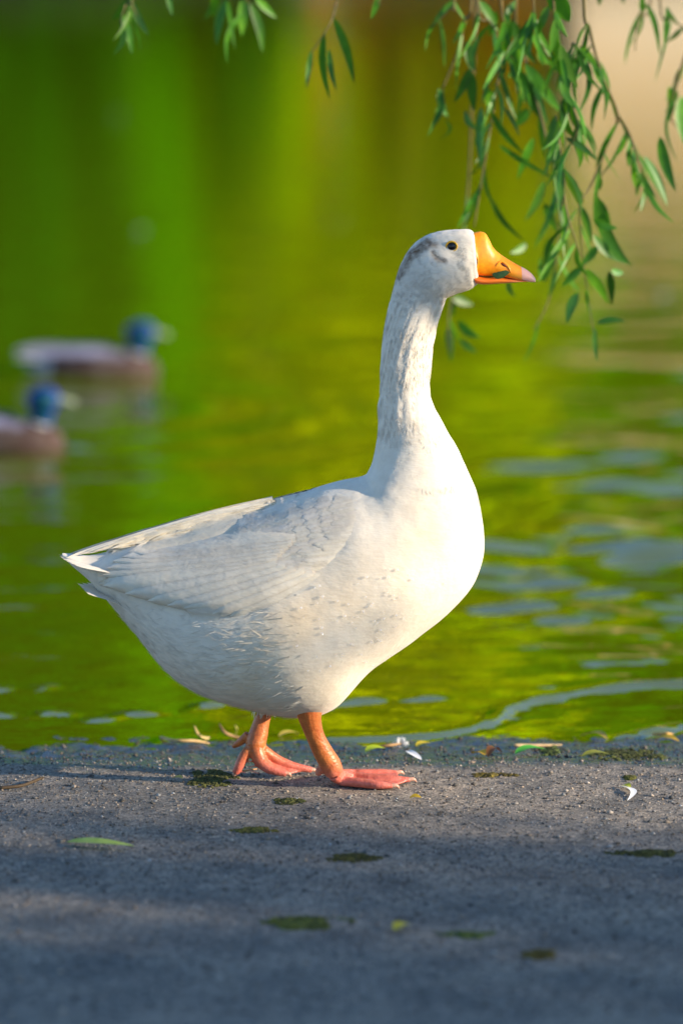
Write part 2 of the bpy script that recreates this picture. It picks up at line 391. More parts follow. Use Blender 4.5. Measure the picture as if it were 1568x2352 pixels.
mb = MB(); box(mb, -4.63, 4.63, -1.53, 1.53, -.6, 1.698); mb.build('base_wall', M_base, None, False).parent = hb
mb = MB(); mb.add([(-5, -1.9, 3.903), (5, -1.9, 3.903), (5, 1.9, 3.903), (-5, 1.9, 3.903), (-4.2, 0, 4.45), (4.2, 0, 4.45)], [(0, 1, 5, 4), (1, 2, 5), (2, 3, 4, 5), (3, 0, 4), (3, 2, 1, 0)])
mb.build('roof', M_roof, None, False).parent = hb
for k, xx in enumerate((1.6, 3.2)):
    mb = MB(); box(mb, xx-.45, xx+.45, -1.56, -1.497, 1.9, 3.1); f = mb.build('window', M_frame, None, False); f.parent = hb
    mb = MB(); box(mb, xx-.38, xx+.38, -1.575, -1.562, 1.97, 3.03); g = mb.build('pane', M_glass, None, False); g.parent = f
mb = MB(); v, f = tube([(0, 0, -.4), (0, 0, 2), (0, 0, 4.2)], [.16, .15, .13], 12); mb.add(v, f)
v, f = tube([(0, 0, 4.15), (0, 0, 4.3)], [.2, .18], 12, 1); mb.add(v, f)
o = mb.build('bank_post', M_bark); o.location = (4.05, 63.4, .2)
tag(o, 'dark wooden post on the far bank at the pale building corner', 'post')

# ================================================================== GOOSE
goose = tag(empty('goose', (0, 0, 0)), 'white goose with orange knobbed bill walking on the grey shore', 'goose')
def proj(p):      # world point -> photo px (for reading plumage markings off the photo)
    d = np.asarray(p)-CAM; z = d[1]*cp - d[2]*sp; v = d[1]*sp + d[2]*cp
    return 784+FPX*d[0]/z, 1176-FPX*v/z
def seg_d(px, py, pts):
    best = 1e9
    for (ax, ay), (bx, by) in zip(pts[:-1], pts[1:]):
        L2 = (bx-ax)**2+(by-ay)**2; t = max(0, min(1, ((px-ax)*(bx-ax)+(py-ay)*(by-ay))/L2))
        best = min(best, math.hypot(px-ax-t*(bx-ax), py-ay-t*(by-ay)))
    return best
SEC = [  # top px, bottom px, half width px
 (143,1271,147,1281,14),(165,1273,168,1300,34),(205,1276,205,1332,50),(255,1266,248,1380,66),(325,1245,310,1452,96),(420,1220,398,1555,138),
 (520,1192,495,1606,170),(620,1160,600,1630,190),(715,1126,690,1642,200),(775,1106,765,1620,201),(808,1099,850,1538,195),
 (828,1095,945,1472,184),(840,1090,1030,1406,168),(846,1080,1084,1348,152),(850,1072,1108,1280,138),(854,1060,1111,1212,122),
 (857,1044,1099,1150,106),(861,1022,1078,1095,91),(866,988,1046,1026,76),(869,944,1013,960,65),(872,900,991,906,58),(873,845,989,848,55),
 (875,790,993,790,54),(884,738,1004,742,54),(894,696,1017,702,54),(904,657,1025,684,54),(914,621,1033,679,55),(934,580,1045,674,55),
 (961,551,1058,671,55),(1000,533,1073,667,53),(1045,527,1086,662,48),(1073,528,1091,658,42),(1085,534,1097,652,37),(1091,552,1100,640,20)]
NU, NV = 340, 96
sec = catmull(SEC, NU)
body_V = np.zeros((NU, NV, 3)); body_N2 = np.zeros((NU, NV, 2))
for i in range(NU):
    tx, ty, bx, by, w = sec[i]
    T = P(tx, ty); B = P(bx, by); c = (T+B)/2; a = (T-B)/2; w = w*M
    k = len(SEC)*i/NU
    for j in range(NV):
        th = 2*math.pi*j/NV
        s, cth = math.sin(th), math.cos(th)
        e = 1.0
        if k < 3.5: e = 1.15
        egg = 1 - .13*cth*float(sstep(3, 6, k)*sstep(14, 11, k))
        p = c + a*np.sign(cth)*abs(cth)**e
        body_V[i, j] = (p[0], -w*egg*np.sign(s)*abs(s)**(.92), p[2])
# displacement: thighs, furrows on the neck, plumage unevenness
P2 = body_V.copy()
du = np.gradient(P2, axis=0); dv = (np.roll(P2, -1, 1)-np.roll(P2, 1, 1))
Nn = np.cross(du, dv); Nn /= np.linalg.norm(Nn, axis=2)[..., None]+1e-12
cen = P2.mean(axis=1, keepdims=True)
if ((P2-cen)*Nn).sum() < 0: Nn = -Nn
thigh = P(668, 1500)
for i in range(NU):
    k = len(SEC)*i/NU
    for j in range(NV):
        p = P2[i, j]; d = 0
        q = math.hypot(p[0]-thigh[0], p[2]-thigh[2])
        d += .012*math.exp(-(q/.062)**2)
        neck = float(sstep(17, 20, k)*sstep(26, 24, k)); th = 2*math.pi*j/NV
        sl = p[2]*26; ph = 2.6*math.cos(th)*2 + .9*sl
        fur = mnoise.noise((ph*1.5, sl*.55, th*.2))
        d += neck*(.0014*(abs(fur)*2-.5) + .0002*mnoise.noise((p[0]*160, p[1]*160, p[2]*50)))
        body = float(sstep(3, 6, k))
        d += body*.0028*mnoise.noise((p[0]*14, p[1]*14, p[2]*14)) + body*.0004*mnoise.noise((p[0]*55, p[1]*70, p[2]*70))
        hd = float(sstep(24, 27, k))
        # cheek bulge and brow
        ch = P(1000, 630); d += hd*.004*math.exp(-((p[0]-ch[0])**2+(p[2]-ch[2])**2)/.022**2)
        br = P(1040, 578); d -= hd*.0022*math.exp(-((p[0]-br[0])**2+(p[2]-br[2])**2)/.012**2)
        if hd > .1:
            qx, qy = proj((p[0], 0, p[2]))
            d -= .0016*math.exp(-(seg_d(qx, qy, [Z1(515, 340), Z1(565, 398), Z1(625, 418)])/4.5)**2)
            d += .0016*math.exp(-(math.hypot(qx-Z1(790, 455)[0], qy-Z1(790, 455)[1])/9)**2)
            d += .0005*mnoise.noise((p[0]*150, p[1]*150, p[2]*150))
        body_V[i, j] = p + Nn[i, j]*d
bv = body_V.reshape(-1, 3)
bf = [(i*NV+j, i*NV+(j+1) % NV, (i+1)*NV+(j+1) % NV, (i+1)*NV+j) for i in range(NU-1) for j in range(NV)]
bf += [tuple(range(NV))[::-1], tuple((NU-1)*NV+j for j in range(NV))]
def plume_col(p):
    mx_, my_ = proj((p[0], 0, p[2]))
    c = np.array([1., 1., 1.])
    if my_ < 760:
        nn = mnoise.noise((p[0]*90, p[1]*90, p[2]*90))
        nn2 = mnoise.noise((p[0]*260, p[1]*260, p[2]*260))
        d = seg_d(mx_, my_, [Z1(470, 262), Z1(390, 318), Z1(310, 385)])
        s1 = .95*sstep(17+6*nn+3*nn2, 4, d)
        s1 = max(s1, .75*sstep(10+4*nn, 3, seg_d(mx_, my_, [Z1(520, 345), Z1(560, 395), Z1(620, 415)])))
        s1 = max(s1, .7*sstep(14+5*nn, 2, seg_d(mx_, my_, [Z1(470, 270), Z1(530, 280)])))
        s1 = max(s1, .8*sstep(14+5*nn, 3, seg_d(mx_, my_, [Z1(310, 390), Z1(250, 490), Z1(215, 560)])))
        s1 *= .85+.6*nn2; s1 = min(1, max(0, s1))
        c = c*(1-s1) + np.array([.20, .125, .08])*s1
        g = .25*sstep(80, 20, math.hypot(mx_-925, my_-640)); c = c*(1-g)+np.array([.55, .53, .55])*g
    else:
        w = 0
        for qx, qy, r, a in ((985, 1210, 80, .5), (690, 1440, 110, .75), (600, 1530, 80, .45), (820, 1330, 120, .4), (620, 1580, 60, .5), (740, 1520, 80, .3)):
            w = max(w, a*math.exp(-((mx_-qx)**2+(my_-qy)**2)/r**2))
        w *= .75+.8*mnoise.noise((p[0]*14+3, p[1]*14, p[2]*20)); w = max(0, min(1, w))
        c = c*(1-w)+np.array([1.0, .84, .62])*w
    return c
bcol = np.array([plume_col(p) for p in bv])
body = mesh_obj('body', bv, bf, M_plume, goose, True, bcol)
bvh = BVHTree.FromPolygons([tuple(v) for v in bv], bf)
def side_hit(px, py, sgn=-1):
    """half width of the body at a side view point (photo px in the mid plane)"""
    q = P(px, py); h = bvh.ray_cast(Vector((q[0], sgn*1.0, q[2])), Vector((0, -sgn, 0)))
    return abs(h[0].y) if h[0] is not None else None

# plumage: fine loose barbs lying over the skin surface, pointing tailwards
def plumage(count, lo, hi, Lr, wid, name, lift=.12, sel=None, seed=1):
    r = np.random.default_rng(seed)
    area = np.linalg.norm(np.cross(du, dv), axis=2); kk = len(SEC)*np.arange(NU)/NU
    area = area*((kk >= lo) & (kk <= hi))[:, None]
    if sel is not None: area = area*sel
    pr = (area/area.sum()).ravel(); idx = r.choice(NU*NV, count, p=pr)
    ii, jj = idx//NV, idx % NV
    fi = r.uniform(-.5, .5, count); fj = r.uniform(-.5, .5, count)
    base = body_V[ii, jj] + du[ii, jj]*fi[:, None] + dv[ii, jj]*.5*fj[:, None]
    t = -du[ii, jj]; t /= np.linalg.norm(t, axis=1)[:, None]+1e-12
    s = dv[ii, jj]; s /= np.linalg.norm(s, axis=1)[:, None]+1e-12; nn = Nn[ii, jj]
    ang = r.normal(0, .28, count)[:, None]; t = t*np.cos(ang)+s*np.sin(ang)
    t[:, 2] -= .15; t /= np.linalg.norm(t, axis=1)[:, None]
    s = np.cross(nn, t)
    L = r.uniform(*Lr, count)[:, None]; w = wid*r.uniform(.6, 1.3, count)[:, None]
    lf = lift*r.uniform(.2, 1.6, count)[:, None]
    b0 = base - nn*.0004; m1 = base + t*L*.55 + nn*L*lf*.55*.9; tip = base + t*L + nn*L*lf*.6
    V = np.stack([b0-s*w, b0+s*w, m1+s*w*.8, m1-s*w*.8, tip], 1).reshape(-1, 3)
    F = []
    for k in range(count):
        a = 5*k; F.append((a+3, a+2, a+1, a)); F.append((a+4, a+2, a+3))
    C = np.repeat(bcol.reshape(NU, NV, 3)[ii, jj], 5, axis=0)*np.repeat(r.uniform(.97, 1.03, count), 5)[:, None]
    nn = nn + t*r.normal(0, .10, count)[:, None] + s*r.normal(0, .10, count)[:, None]; nn /= np.linalg.norm(nn, axis=1)[:, None]
    return V, F, C, np.repeat(nn, 5, axis=0)
def merged(lst):
    V = []; F = []; C = []; N = []; n0 = 0
    for v, f, c, nn in lst:
        V.append(v); C.append(c); N.append(nn); F += [tuple(i+n0 for i in q) for q in f]; n0 += len(v)
    return np.vstack(V), F, np.vstack(C), np.vstack(N)
V, F, C, N = merged([plumage(6000, 3.5, 8.2, (.010, .022), .0008, 'p', .005, seed=1),
                  plumage(12000, 16, 26, (.006, .012), .0005, 'p', .003, seed=2),
                  plumage(9000, 25, 31.5, (.003, .006), .0004, 'p', .02, seed=3)])
o = mesh_obj('plumage', V, F, M_down, goose, True, C); o.data.normals_split_custom_set_from_vertices([tuple(q) for q in N])

# wings
WT = [(838,1118),(760,1116),(680,1132),(600,1154),(530,1182),(440,1206),(340,1228),(262,1252),(225,1292)]
WB = [(838,1165),(815,1225),(760,1280),(690,1322),(610,1362),(530,1388),(430,1384),(330,1362),(232,1338)]
NA, NB = 70, 30
wt = catmull(WT, NA); wb = catmull(WB, NA)
def wsurf(px, py):
    h = side_hit(px, py)
    if h is None:
        # beyond the body outline: follow the nearest point inside
        for k in range(1, 40):
            h = side_hit(px+k*4, py+k*.8)
            if h is not None: return h*max(.25, 1-.03*k)
        return .01
    return h
def make_wing(sgn):
    V = []; C = []
    for i in range(NA):
        for j in range(NB):
            v = j/(NB-1); q = wt[i]*(1-v)+wb[i]*v; p = P(*q); u = i/(NA-1)
            edge = min(1, v*6, (1-v)*(2.2+5*u))*min(1, u*3.2+.02)
            y = wsurf(*q) - .005 + .011*edge**.7 - .017*math.exp(-(seg_d(q[0], q[1], [(345, 1244), (430, 1226), (520, 1200)])/13)**2)
            V.append((p[0], sgn*y, p[2])); C.append((1, .985, .96))
    F = [(i*NB+j, i*NB+j+1, (i+1)*NB+j+1, (i+1)*NB+j) for i in range(NA-1) for j in range(NB-1)]
    wing = mesh_obj('wing', V, F, M_plume, goose, True, np.array(C))
    return wing, BVHTree.FromPolygons(V, F)
def feather(mb, sgn, surf, root, tip, hw, off0, off1, bend=0., blunt=.5, nseg=9, col=(1, 1, 1), rr=None, camber=.0009):
    """a vane with camber and rachis laid over surf(px,py)->half width; root/tip in side view px"""
    root = np.array(root, float); tip = np.array(tip, float); d = tip-root; L = np.linalg.norm(d); d /= L; nrm = np.array([-d[1], d[0]])
    V = []; na = 7
    for i in range(nseg+1):
        t = i/nseg
        w = hw*(min(1, .35+2.2*t))*(max(0, 1-t**(2+4*blunt)))**.6 + .4
        for j in range(na):
            s = j/(na-1)*2-1
            rag = 1+(rr.uniform(-.05, .05) if rr else 0)
            q = root + d*(t*L + (1-abs(s))*hw*.12*t) + nrm*(s*w*rag + bend*L*t*t)
            off = off0+(off1-off0)*t + camber*(1-s*s) + .0003*(abs(s) < .1)
            p = P(*q); V.append((p[0], sgn*(surf(*q)+off), p[2]))
    F = [(i*na+j, i*na+j+1, (i+1)*na+j+1, (i+1)*na+j) for i in range(nseg) for j in range(na-1)]
    mb.add(V, F, col)
for sgn in (-1, 1):
    rr = random.Random(5+sgn)
    wing, wb_ = make_wing(sgn)
    def surf(px, py):
        q = P(px, py); h = wb_.ray_cast(Vector((q[0], sgn*1.0, q[2])), Vector((0, -sgn, 0)))
        return abs(h[0].y) if h[0] is not None else wsurf(px, py)-.004
    # flight feathers: long vanes towards the tail
    mb = MB()
    tips = [(252,1345),(300,1356),(345,1364),(392,1372),(440,1380),(490,1388),(540,1390),(590,1376)]
    for k, tp in enumerate(tips[::-1]):
        rt = (700-k*12+(7-k)*9, 1262+(7-k)*5)
        feather(mb, sgn, surf, rt, (tp[0]+rr.uniform(-8, 8), tp[1]+rr.uniform(-4, 4)), 30, .0003, .0016+.0006*k, .03, .6, 14, (1, .985, .95) if k % 2 else (.97, .96, .94), rr, .003)
    for k in range(6):      # stacked inner vanes
        tp = [(232,1330),(238,1312),(250,1296),(262,1282),(285,1272),(300,1262)][k]
        feather(mb, sgn, surf, (640+8*k, 1252-8*k), tp, 26, .001, .003+.0006*k, .01, .45, 14, (1, .975, .93) if k % 2 else (.97, .96, .94), rr, .003)
    mb.build('flight_feathers', M_feather, wing)
    mb = MB()
    for k in range(5):      # tertials along the back line, reaching to the tail
        tp = [(300,1252),(255,1250),(215,1256),(182,1264),(152,1270)][k]
        feather(mb, sgn, lambda a, b_: max(.004, wsurf(a, b_)*(.96-.12*k)+.004), (650-6*k, 1168-6*k), tp, 17-2*k, -.004, .004, -.015, .3, 16, (1, .96, .88) if k < 3 else (1, 1, 1), rr)
    mb.build('tertials', M_feather, wing)
    mb = MB()
    rows = 12
    for r_ in range(rows):          # coverts, back rows first so that the front rows overlap them
        u0 = .62-.052*r_
        nf = 9+r_//3
        for k in range(nf):
            v = (k+.3+(.5 if r_ % 2 else 0))/nf
            if v > .97 or v < .13: continue
            ii = max(1, min(NA-1, int(u0*(NA-1)))); q = wt[ii]*(1-v)+wb[ii]*v
            L = 104-3*r_+rr.uniform(-8, 8); a = math.pi - R(16) + R(-4+34*(v-.5)) + rr.uniform(-.06, .06)
            tp = (q[0]+L*math.cos(a), q[1]+L*abs(math.sin(a))*(.35+.8*v))
            feather(mb, sgn, surf, q, tp, 20-.5*r_, .0003+.0035*max(0, 1-r_/7), .0010+.0042*max(0, 1-r_/7)+.0002*rr.random(), .02, 1.6, 10, (1, .985+.015*rr.random(), .95+.04*rr.random()), rr, .0005)
    mb.build('coverts', M_feather, wing)
# tail fan
mb = MB(); rr = random.Random(2)
for k in range(11):
    a = (k-5)/5.
    V = []; na = 7; ns = 12
    r0 = P(345, 1322); t0 = P(140+40*abs(a)**1.5, 1272+6*abs(a))
    for i in range(ns+1):
        t = i/ns
        for j in range(na):
            s = j/(na-1)*2-1; w = .017*min(1, .4+2*t)*(1-t**4)**.6+.0005
            p = r0*(1-t)+t0*t
            V.append((p[0]-.004*(1-abs(s))*t, a*(.012+.040*t)+s*w, p[2]+.002*(1-s*s)-.004*abs(a)*t-.0006*k))
    mb.add(V, [(i*na+j, i*na+j+1, (i+1)*na+j+1, (i+1)*na+j) for i in range(ns) for j in range(na-1)])
for k in range(7):
    a = (k-3)/3.; V = []; na = 5; ns = 10
    r0 = P(330, 1412); t0 = P(182+26*abs(a), 1342+8*abs(a))
    for i in range(ns+1):
        t = i/ns
        for j in range(na):
            s = j/(na-1)*2-1; w = .013*min(1, .4+2*t)*(1-t**4)**.6+.0004; p = r0*(1-t)+t0*t
            V.append((p[0]-.004*(1-abs(s))*t, a*(.02+.03*t)+s*w, p[2]+.003*(1-s*s)+.006*math.sin(math.pi*t)-.0004*k))
    mb.add(V, [(i*na+j, i*na+j+1, (i+1)*na+j+1, (i+1)*na+j) for i in range(ns) for j in range(na-1)])
mb.build('tail', M_feather, goose)

# bill
def loft(sections, nu, nv, conv, top_narrow=.0, e=1.0):
    s = catmull(sections, nu); V = np.zeros((nu, nv, 3))
    for i in range(nu):
        tx, ty, bx, by, w = s[i]; T = P(*conv(tx, ty)); B = P(*conv(bx, by)); c = (T+B)/2; a = (T-B)/2; w = max(w, 1)*.2563*M
        for j in range(nv):
            th = 2*math.pi*j/nv; cth, sn = math.cos(th), math.sin(th)
            p = c+a*cth; k = 1-top_narrow*(.5+.5*cth)
            V[i, j] = (p[0], -w*k*np.sign(sn)*abs(sn)**e, p[2])
    return V
def loft_faces(nu, nv, i0=0, i1=None):
    i1 = i1 or nu-1
    return [(i*nv+j, i*nv+(j+1) % nv, (i+1)*nv+(j+1) % nv, (i+1)*nv+j) for i in range(i0, i1) for j in range(nv)]
UP = [(858,260,862,520,90),(878,188,882,558,147),(912,172,918,564,138),(950,169,955,570,128),(990,188,990,573,117),(1022,240,1028,572,108),(1058,312,1072,570,100),(1110,363,1120,572,94),
      (1170,404,1180,585,88),(1230,440,1240,597,82),(1290,474,1300,608,74),(1350,506,1360,617,62),(1400,545,1405,621,44),(1430,582,1431,623,22),(1438,606,1438,620,5)]
NUB, NVB = 84, 36
bvx = loft(UP, NUB, NVB, Z1, .30, .85)
for i in range(NUB):
    for j in range(NVB):
        zx_, zy_ = (proj((bvx[i, j, 0], 0, bvx[i, j, 2]))[0]-861.2)/.2563, (proj((bvx[i, j, 0], 0, bvx[i, j, 2]))[1]-488)/.2563
        bvx[i, j, 0] += (44*math.exp(-((zy_-430)/70)**2)-6*math.exp(-((zy_-270)/60)**2))*float(sstep(14, 3, i))*.2563*M
cut = int((NUB-1)*10.3/14)
def bill_tint(p):
    zx = (proj((p[0], 0, p[2]))[0]-861.2)/.2563; zy = (proj((p[0], 0, p[2]))[1]-488)/.2563
    c = np.array([1., 1., 1.]); t = sstep(1150, 1290, zx)*sstep(520, 600, zy)
    c = c*(1-t)+np.array([.95, 1.2, 14.])*t
    t = sstep(1080, 890, zx)*sstep(500, 580, zy); c = c*(1-.35*t*np.array([0, 1, 1]))
    return c
fl = bvx.reshape(-1, 3)
bill = mesh_obj('bill', fl, loft_faces(NUB, NVB, 0, cut), M_bill, goose, True, np.array([bill_tint(p) for p in fl]))
M_nail = simple('pink_nail', (.72, .30, .24), (.85, .48, .40), 60, .35, .2)
nv_ = bvx[cut:].reshape(-1, 3).copy()
mesh_obj('nail', nv_, loft_faces(NUB-cut, NVB)+[tuple((NUB-cut-1)*NVB+j for j in range(NVB))], M_nail, bill)
LO = [(885,556,892,628,118),(940,570,945,640,108),(1000,577,1000,641,98),(1100,576,1100,635,86),(1200,590,1200,628,74),(1300,606,1300,620,52),(1370,612,1370,618,20)]
lv = loft(LO, 40, 24, Z1, -.12, .8).reshape(-1, 3)
M_bill2 = simple('lower_bill', (.62, .13, .008), (.8, .22, .02), 90, .4, .2, tint=True)
mesh_obj('lower_mandible', lv, loft_faces(40, 24)+[tuple(39*24+j for j in range(24))], M_bill2, goose, True, np.array([bill_tint(p)**.6 for p in lv]))
bb = BVHTree.FromPolygons([tuple(v) for v in fl], loft_faces(NUB, NVB))
def on_bill(zx, zy, sgn=-1):
    q = P(*Z1(zx, zy)); h = bb.ray_cast(Vector((q[0], sgn, q[2])), Vector((0, -sgn, 0))); return h[0], h[1]
for sgn in (-1, 1):
    h, nn = on_bill(1150, 462, sgn)
    rot = Matrix.Rotation(R(28), 3, 'Y')
    v, f = ellipsoid(h, (.0052, .0014, .0017), 12, 8, rot); mesh_obj('nostril', v, f, M_dark, bill)
    mb = MB(); pts = [on_bill(x, y, sgn)[0] for x, y in ((1078, 470), (1098, 447), (1130, 432), (1165, 455), (1195, 490), (1212, 530))]
    v, f = tube([np.array(p)*1.0 for p in pts], [.0008, .0016, .0018, .0018, .0016, .0006], 8, 5); mb.add(v, f); mb.build('nostril_rim', M_bill, bill)
# mouth line
for sgn in (-1, 1):
    pts = []
    for x, y in ((900, 560), (950, 569), (1010, 574), (1100, 574), (1180, 588), (1250, 600)):
        h, _ = on_bill(x, y-9, sgn); 
        if h: pts.append(np.array(h))
    v, f = tube(pts, [.0006]+[.0009]*(len(pts)-2)+[.0004], 6, 4); mesh_obj('mouth_line', v, f, M_dark, bill)
# eyes
for sgn in (-1, 1):
    ex, ey = 1035.5, 562; h = side_hit(ex, ey, sgn); q = P(ex, ey)
    c = (q[0], sgn*(h-.0026), q[2])
    v, f = ellipsoid(c, (.0070, .0062, .0066), 24, 16); eye = mesh_obj('eye', v, f, M_eye, goose)
    ringp = [(c[0]+math.cos(a)*.0074, sgn*(h+.0004), c[2]+math.sin(a)*.0069) for a in np.linspace(0, 2*math.pi, 25)]
    v, f = tube(ringp, [.0012]*25, 8, 1); mesh_obj('eye_ring', v, f, M_ring, eye)

# legs
def contact(zx, zy, r):      # toe point whose underside touches the ground at this photo point
    q = Z3(zx, zy); g = G(q[0], q[1]+r*.3296, 0.0); rm = r*.3296*M; return np.array([g[0], g[1], rm+.0005])
def limb(pts):
    out = []; rad = []
    for zx, zy, r, Y in pts: out.append(P(*Z3(zx, zy), Y)); rad.append(r*.3296*M*1.1)
    return out, rad
def fuse(name, mb, mt, parent, voxel, colf, it=3):
    me = bpy.data.meshes.new('tmp'); me.from_pydata(mb.v, [], mb.f); me.update()
    o = bpy.data.objects.new('tmp', me); COL.objects.link(o)
    md = o.modifiers.new('r', 'REMESH'); md.mode = 'VOXEL'; md.voxel_size = voxel
    sm = o.modifiers.new('s', 'SMOOTH'); sm.iterations = it; sm.factor = .5
    dg = bpy.context.evaluated_depsgraph_get(); ev = o.evaluated_get(dg)
    m2 = bpy.data.meshes.new_from_object(ev)
    V = np.zeros(len(m2.vertices)*3); m2.vertices.foreach_get('co', V); V = V.reshape(-1, 3)
    F = [tuple(p.vertices) for p in m2.polygons]
    bpy.data.objects.remove(o); bpy.data.meshes.remove(me); bpy.data.meshes.remove(m2)
    return mesh_obj(name, V, F, mt, parent, True, np.array([colf(p) for p in V]))
def web(mb, A, B, th=.0026):
    """thin skin stretched between two toes (lists of points)"""
    a = catmull(np.array(A), 14); b_ = catmull(np.array(B), 14); V = []; nn = 9
    for i in range(14):
        for j in range(nn):
            s = j/(nn-1); sag = .10*math.sin(math.pi*s)*(i/13)
            ii = max(0, i-sag*13); i0 = int(ii); fr_ = ii-i0
            pa = a[i0]*(1-fr_)+a[min(13, i0+1)]*fr_; pb = b_[i0]*(1-fr_)+b_[min(13, i0+1)]*fr_
            p = pa*(1-s)+pb*s; p = p.copy(); p[2] = max(p[2]-.0025*math.sin(math.pi*s), .0022); V.append(p)
    n0 = len(V); up = [(p[0], p[1], p[2]+th/2) for p in V]; lo = [(p[0], p[1], p[2]-th/2) for p in V]
    F = []
    for i in range(13):
        for j in range(nn-1):
            q = (i*nn+j, i*nn+j+1, (i+1)*nn+j+1, (i+1)*nn+j); F.append(q); F.append(tuple(n0+k for k in q[::-1]))
    bd = [i for i in range(nn)]+[i*nn+nn-1 for i in range(1, 14)]+[13*nn+j for j in range(nn-2, -1, -1)]+[i*nn for i in range(12, 0, -1)]
    for k in range(len(bd)):
        p, q = bd[k], bd[(k+1) % len(bd)]; F.append((q, p, n0+p, n0+q))
    mb.add(up+lo, F)
def leg_col(p):
    h = p[2]; t = float(sstep(.045, .008, h)); c = np.array([1., 1., 1.])*(1-t)+np.array([1.05, .95, 2.9])*t
    n_ = mnoise.noise((p[0]*120, p[1]*120, p[2]*120)); c *= 1+.18*n_
    s = .5+.5*math.sin(p[2]*1900+4*n_); c *= 1-.13*s*float(sstep(.02, .04, h)); 
    return c
# near leg
mb = MB()
pts, rad = limb([(655,240,84,-.055),(662,360,84,-.052),(672,430,82,-.050),(684,500,68,-.047),(715,600,58,-.042),(768,710,62,-.036),(822,800,66,-.030),(850,860,58,-.026)])
v, f = tube(pts, rad, 18); mb.add(v, f)
v, f = ellipsoid(P(*Z3(718, 400), -.05), (.0115, .014, .013), 14, 10); mb.add(v, f)
ank = P(*Z3(850, 870), -.026)
tA = [ank]+[contact(*q) for q in ((960,884,38),(1100,896,33),(1240,904,30),(1375,908,22))]
tB = [ank]+[contact(*q) for q in ((900,915,36),(1010,928,34),(1150,944,31),(1255,952,22))]
tC = [ank]+[contact(*q) for q in ((950,862,30),(1060,860,28),(1180,858,26),(1290,858,20))]
for T, r0 in ((tA, (50,38,33,30,18)), (tB, (50,36,34,31,17)), (tC, (40,30,28,26,16))):
    v, f = tube(T, [r*.3296*M for r in r0], 12); mb.add(v, f)
web(mb, tA[1:], tB[1:]); web(mb, tC[1:], tA[1:])
h0 = P(*Z3(790, 815), -.03); h1 = P(*Z3(738, 878), -.034)
v, f = tube([h0, (h0+h1)/2+np.array([-.004, 0, 0]), h1], [.0075, .0062, .0034], 10); mb.add(v, f)
leg = fuse('leg', mb, M_leg, goose, .0013, leg_col)
def claw(end, prev, L, parent):
    end = np.array(end); d = end-np.array(prev); d /= np.linalg.norm(d); d2 = d.copy(); d2[2] -= .35; d2 /= np.linalg.norm(d2)
    a = end-d*.003; b1 = end+d*L*.5+np.array([0, 0, .0008]); c1 = end+d2*L; c1[2] = max(c1[2], .0012)
    v, f = tube([a, b1, c1], [.0034, .0028, .0008], 10, 5); mesh_obj('claw', v, f, M_claw, parent)
for T in (tA, tB, tC): claw(T[-1], T[-2], .010, leg)
# far leg, heel lifted
mb = MB()
pts, rad = limb([(372,250,60,.055),(372,340,52,.053),(366,420,49,.05),(342,500,52,.048),(318,590,62,.046),(300,660,64,.043),(300,710,52,.040)])
v, f = tube(pts, rad, 18); mb.add(v, f)
Y1 = contact(150, 868, 24)[1]; Y2 = contact(530, 868, 26)[1]; Y3 = contact(690, 842, 26)[1]
mtp = P(*Z3(300, 690), .041)
def mid(zx, zy, Y): return P(*Z3(zx, zy), Y)
f1 = [mid(270,690,.040), mid(222,735,.6*.040+.4*Y1), mid(185,805,.3*.040+.7*Y1), contact(158,862,25)]
f2 = [mid(305,700,.038), mid(335,775,.6*.038+.4*Y2), mid(410,830,.3*.038+.7*Y2), contact(515,866,26)]
f3 = [mid(350,700,.043), mid(450,765,.6*.043+.4*Y3), mid(560,810,.3*.043+.7*Y3), contact(690,840,25)]
for T, r0 in ((f1, (40,36,33,24)), (f2, (52,46,38,24)), (f3, (42,35,30,23))):
    v, f = tube(T, [r*.3296*M for r in r0], 12); mb.add(v, f)
web(mb, f1, f2); web(mb, f2, f3)
hh = [mid(250,590,.047), mid(190,645,.050), mid(138,678,.052)]
v, f = tube(hh, [r*.3296*M for r in (32,28,14)], 10); mb.add(v, f)
leg2 = fuse('leg', mb, M_leg, goose, .0013, leg_col)
for T in (f1, f2, f3): claw(T[-1], T[-2], .008, leg2)

# soft thigh feathers closing over the leg tops
rr = random.Random(31)
for c_, sg in ((P(704, 1604, -.052), -1), (P(610, 1622, .052), 1)):
    mb = MB()
    for k in range(170):
        a = rr.uniform(0, 6.28); rad_ = rr.uniform(.010, .019); p0 = c_+np.array([math.cos(a)*rad_, math.sin(a)*rad_, rr.uniform(.004, .016)])
        d = np.array([math.cos(a)*.12-.12, math.sin(a)*.12, -1]); L = rr.uniform(.012, .024); nrm = (math.cos(a), math.sin(a), .1)
        s_ = np.cross(nrm, d); s_ /= np.linalg.norm(s_); w_ = rr.uniform(.0010, .0020); t_ = p0+d*L; m_ = p0+d*L*.5+np.array(nrm)*.0012
        mb.add([p0-s_*w_, p0+s_*w_, m_+s_*w_, m_-s_*w_, t_], [(0, 1, 2, 3), (3, 2, 4)], (1, .97, .92))
    mb.build('thigh_feathers', M_down, goose)
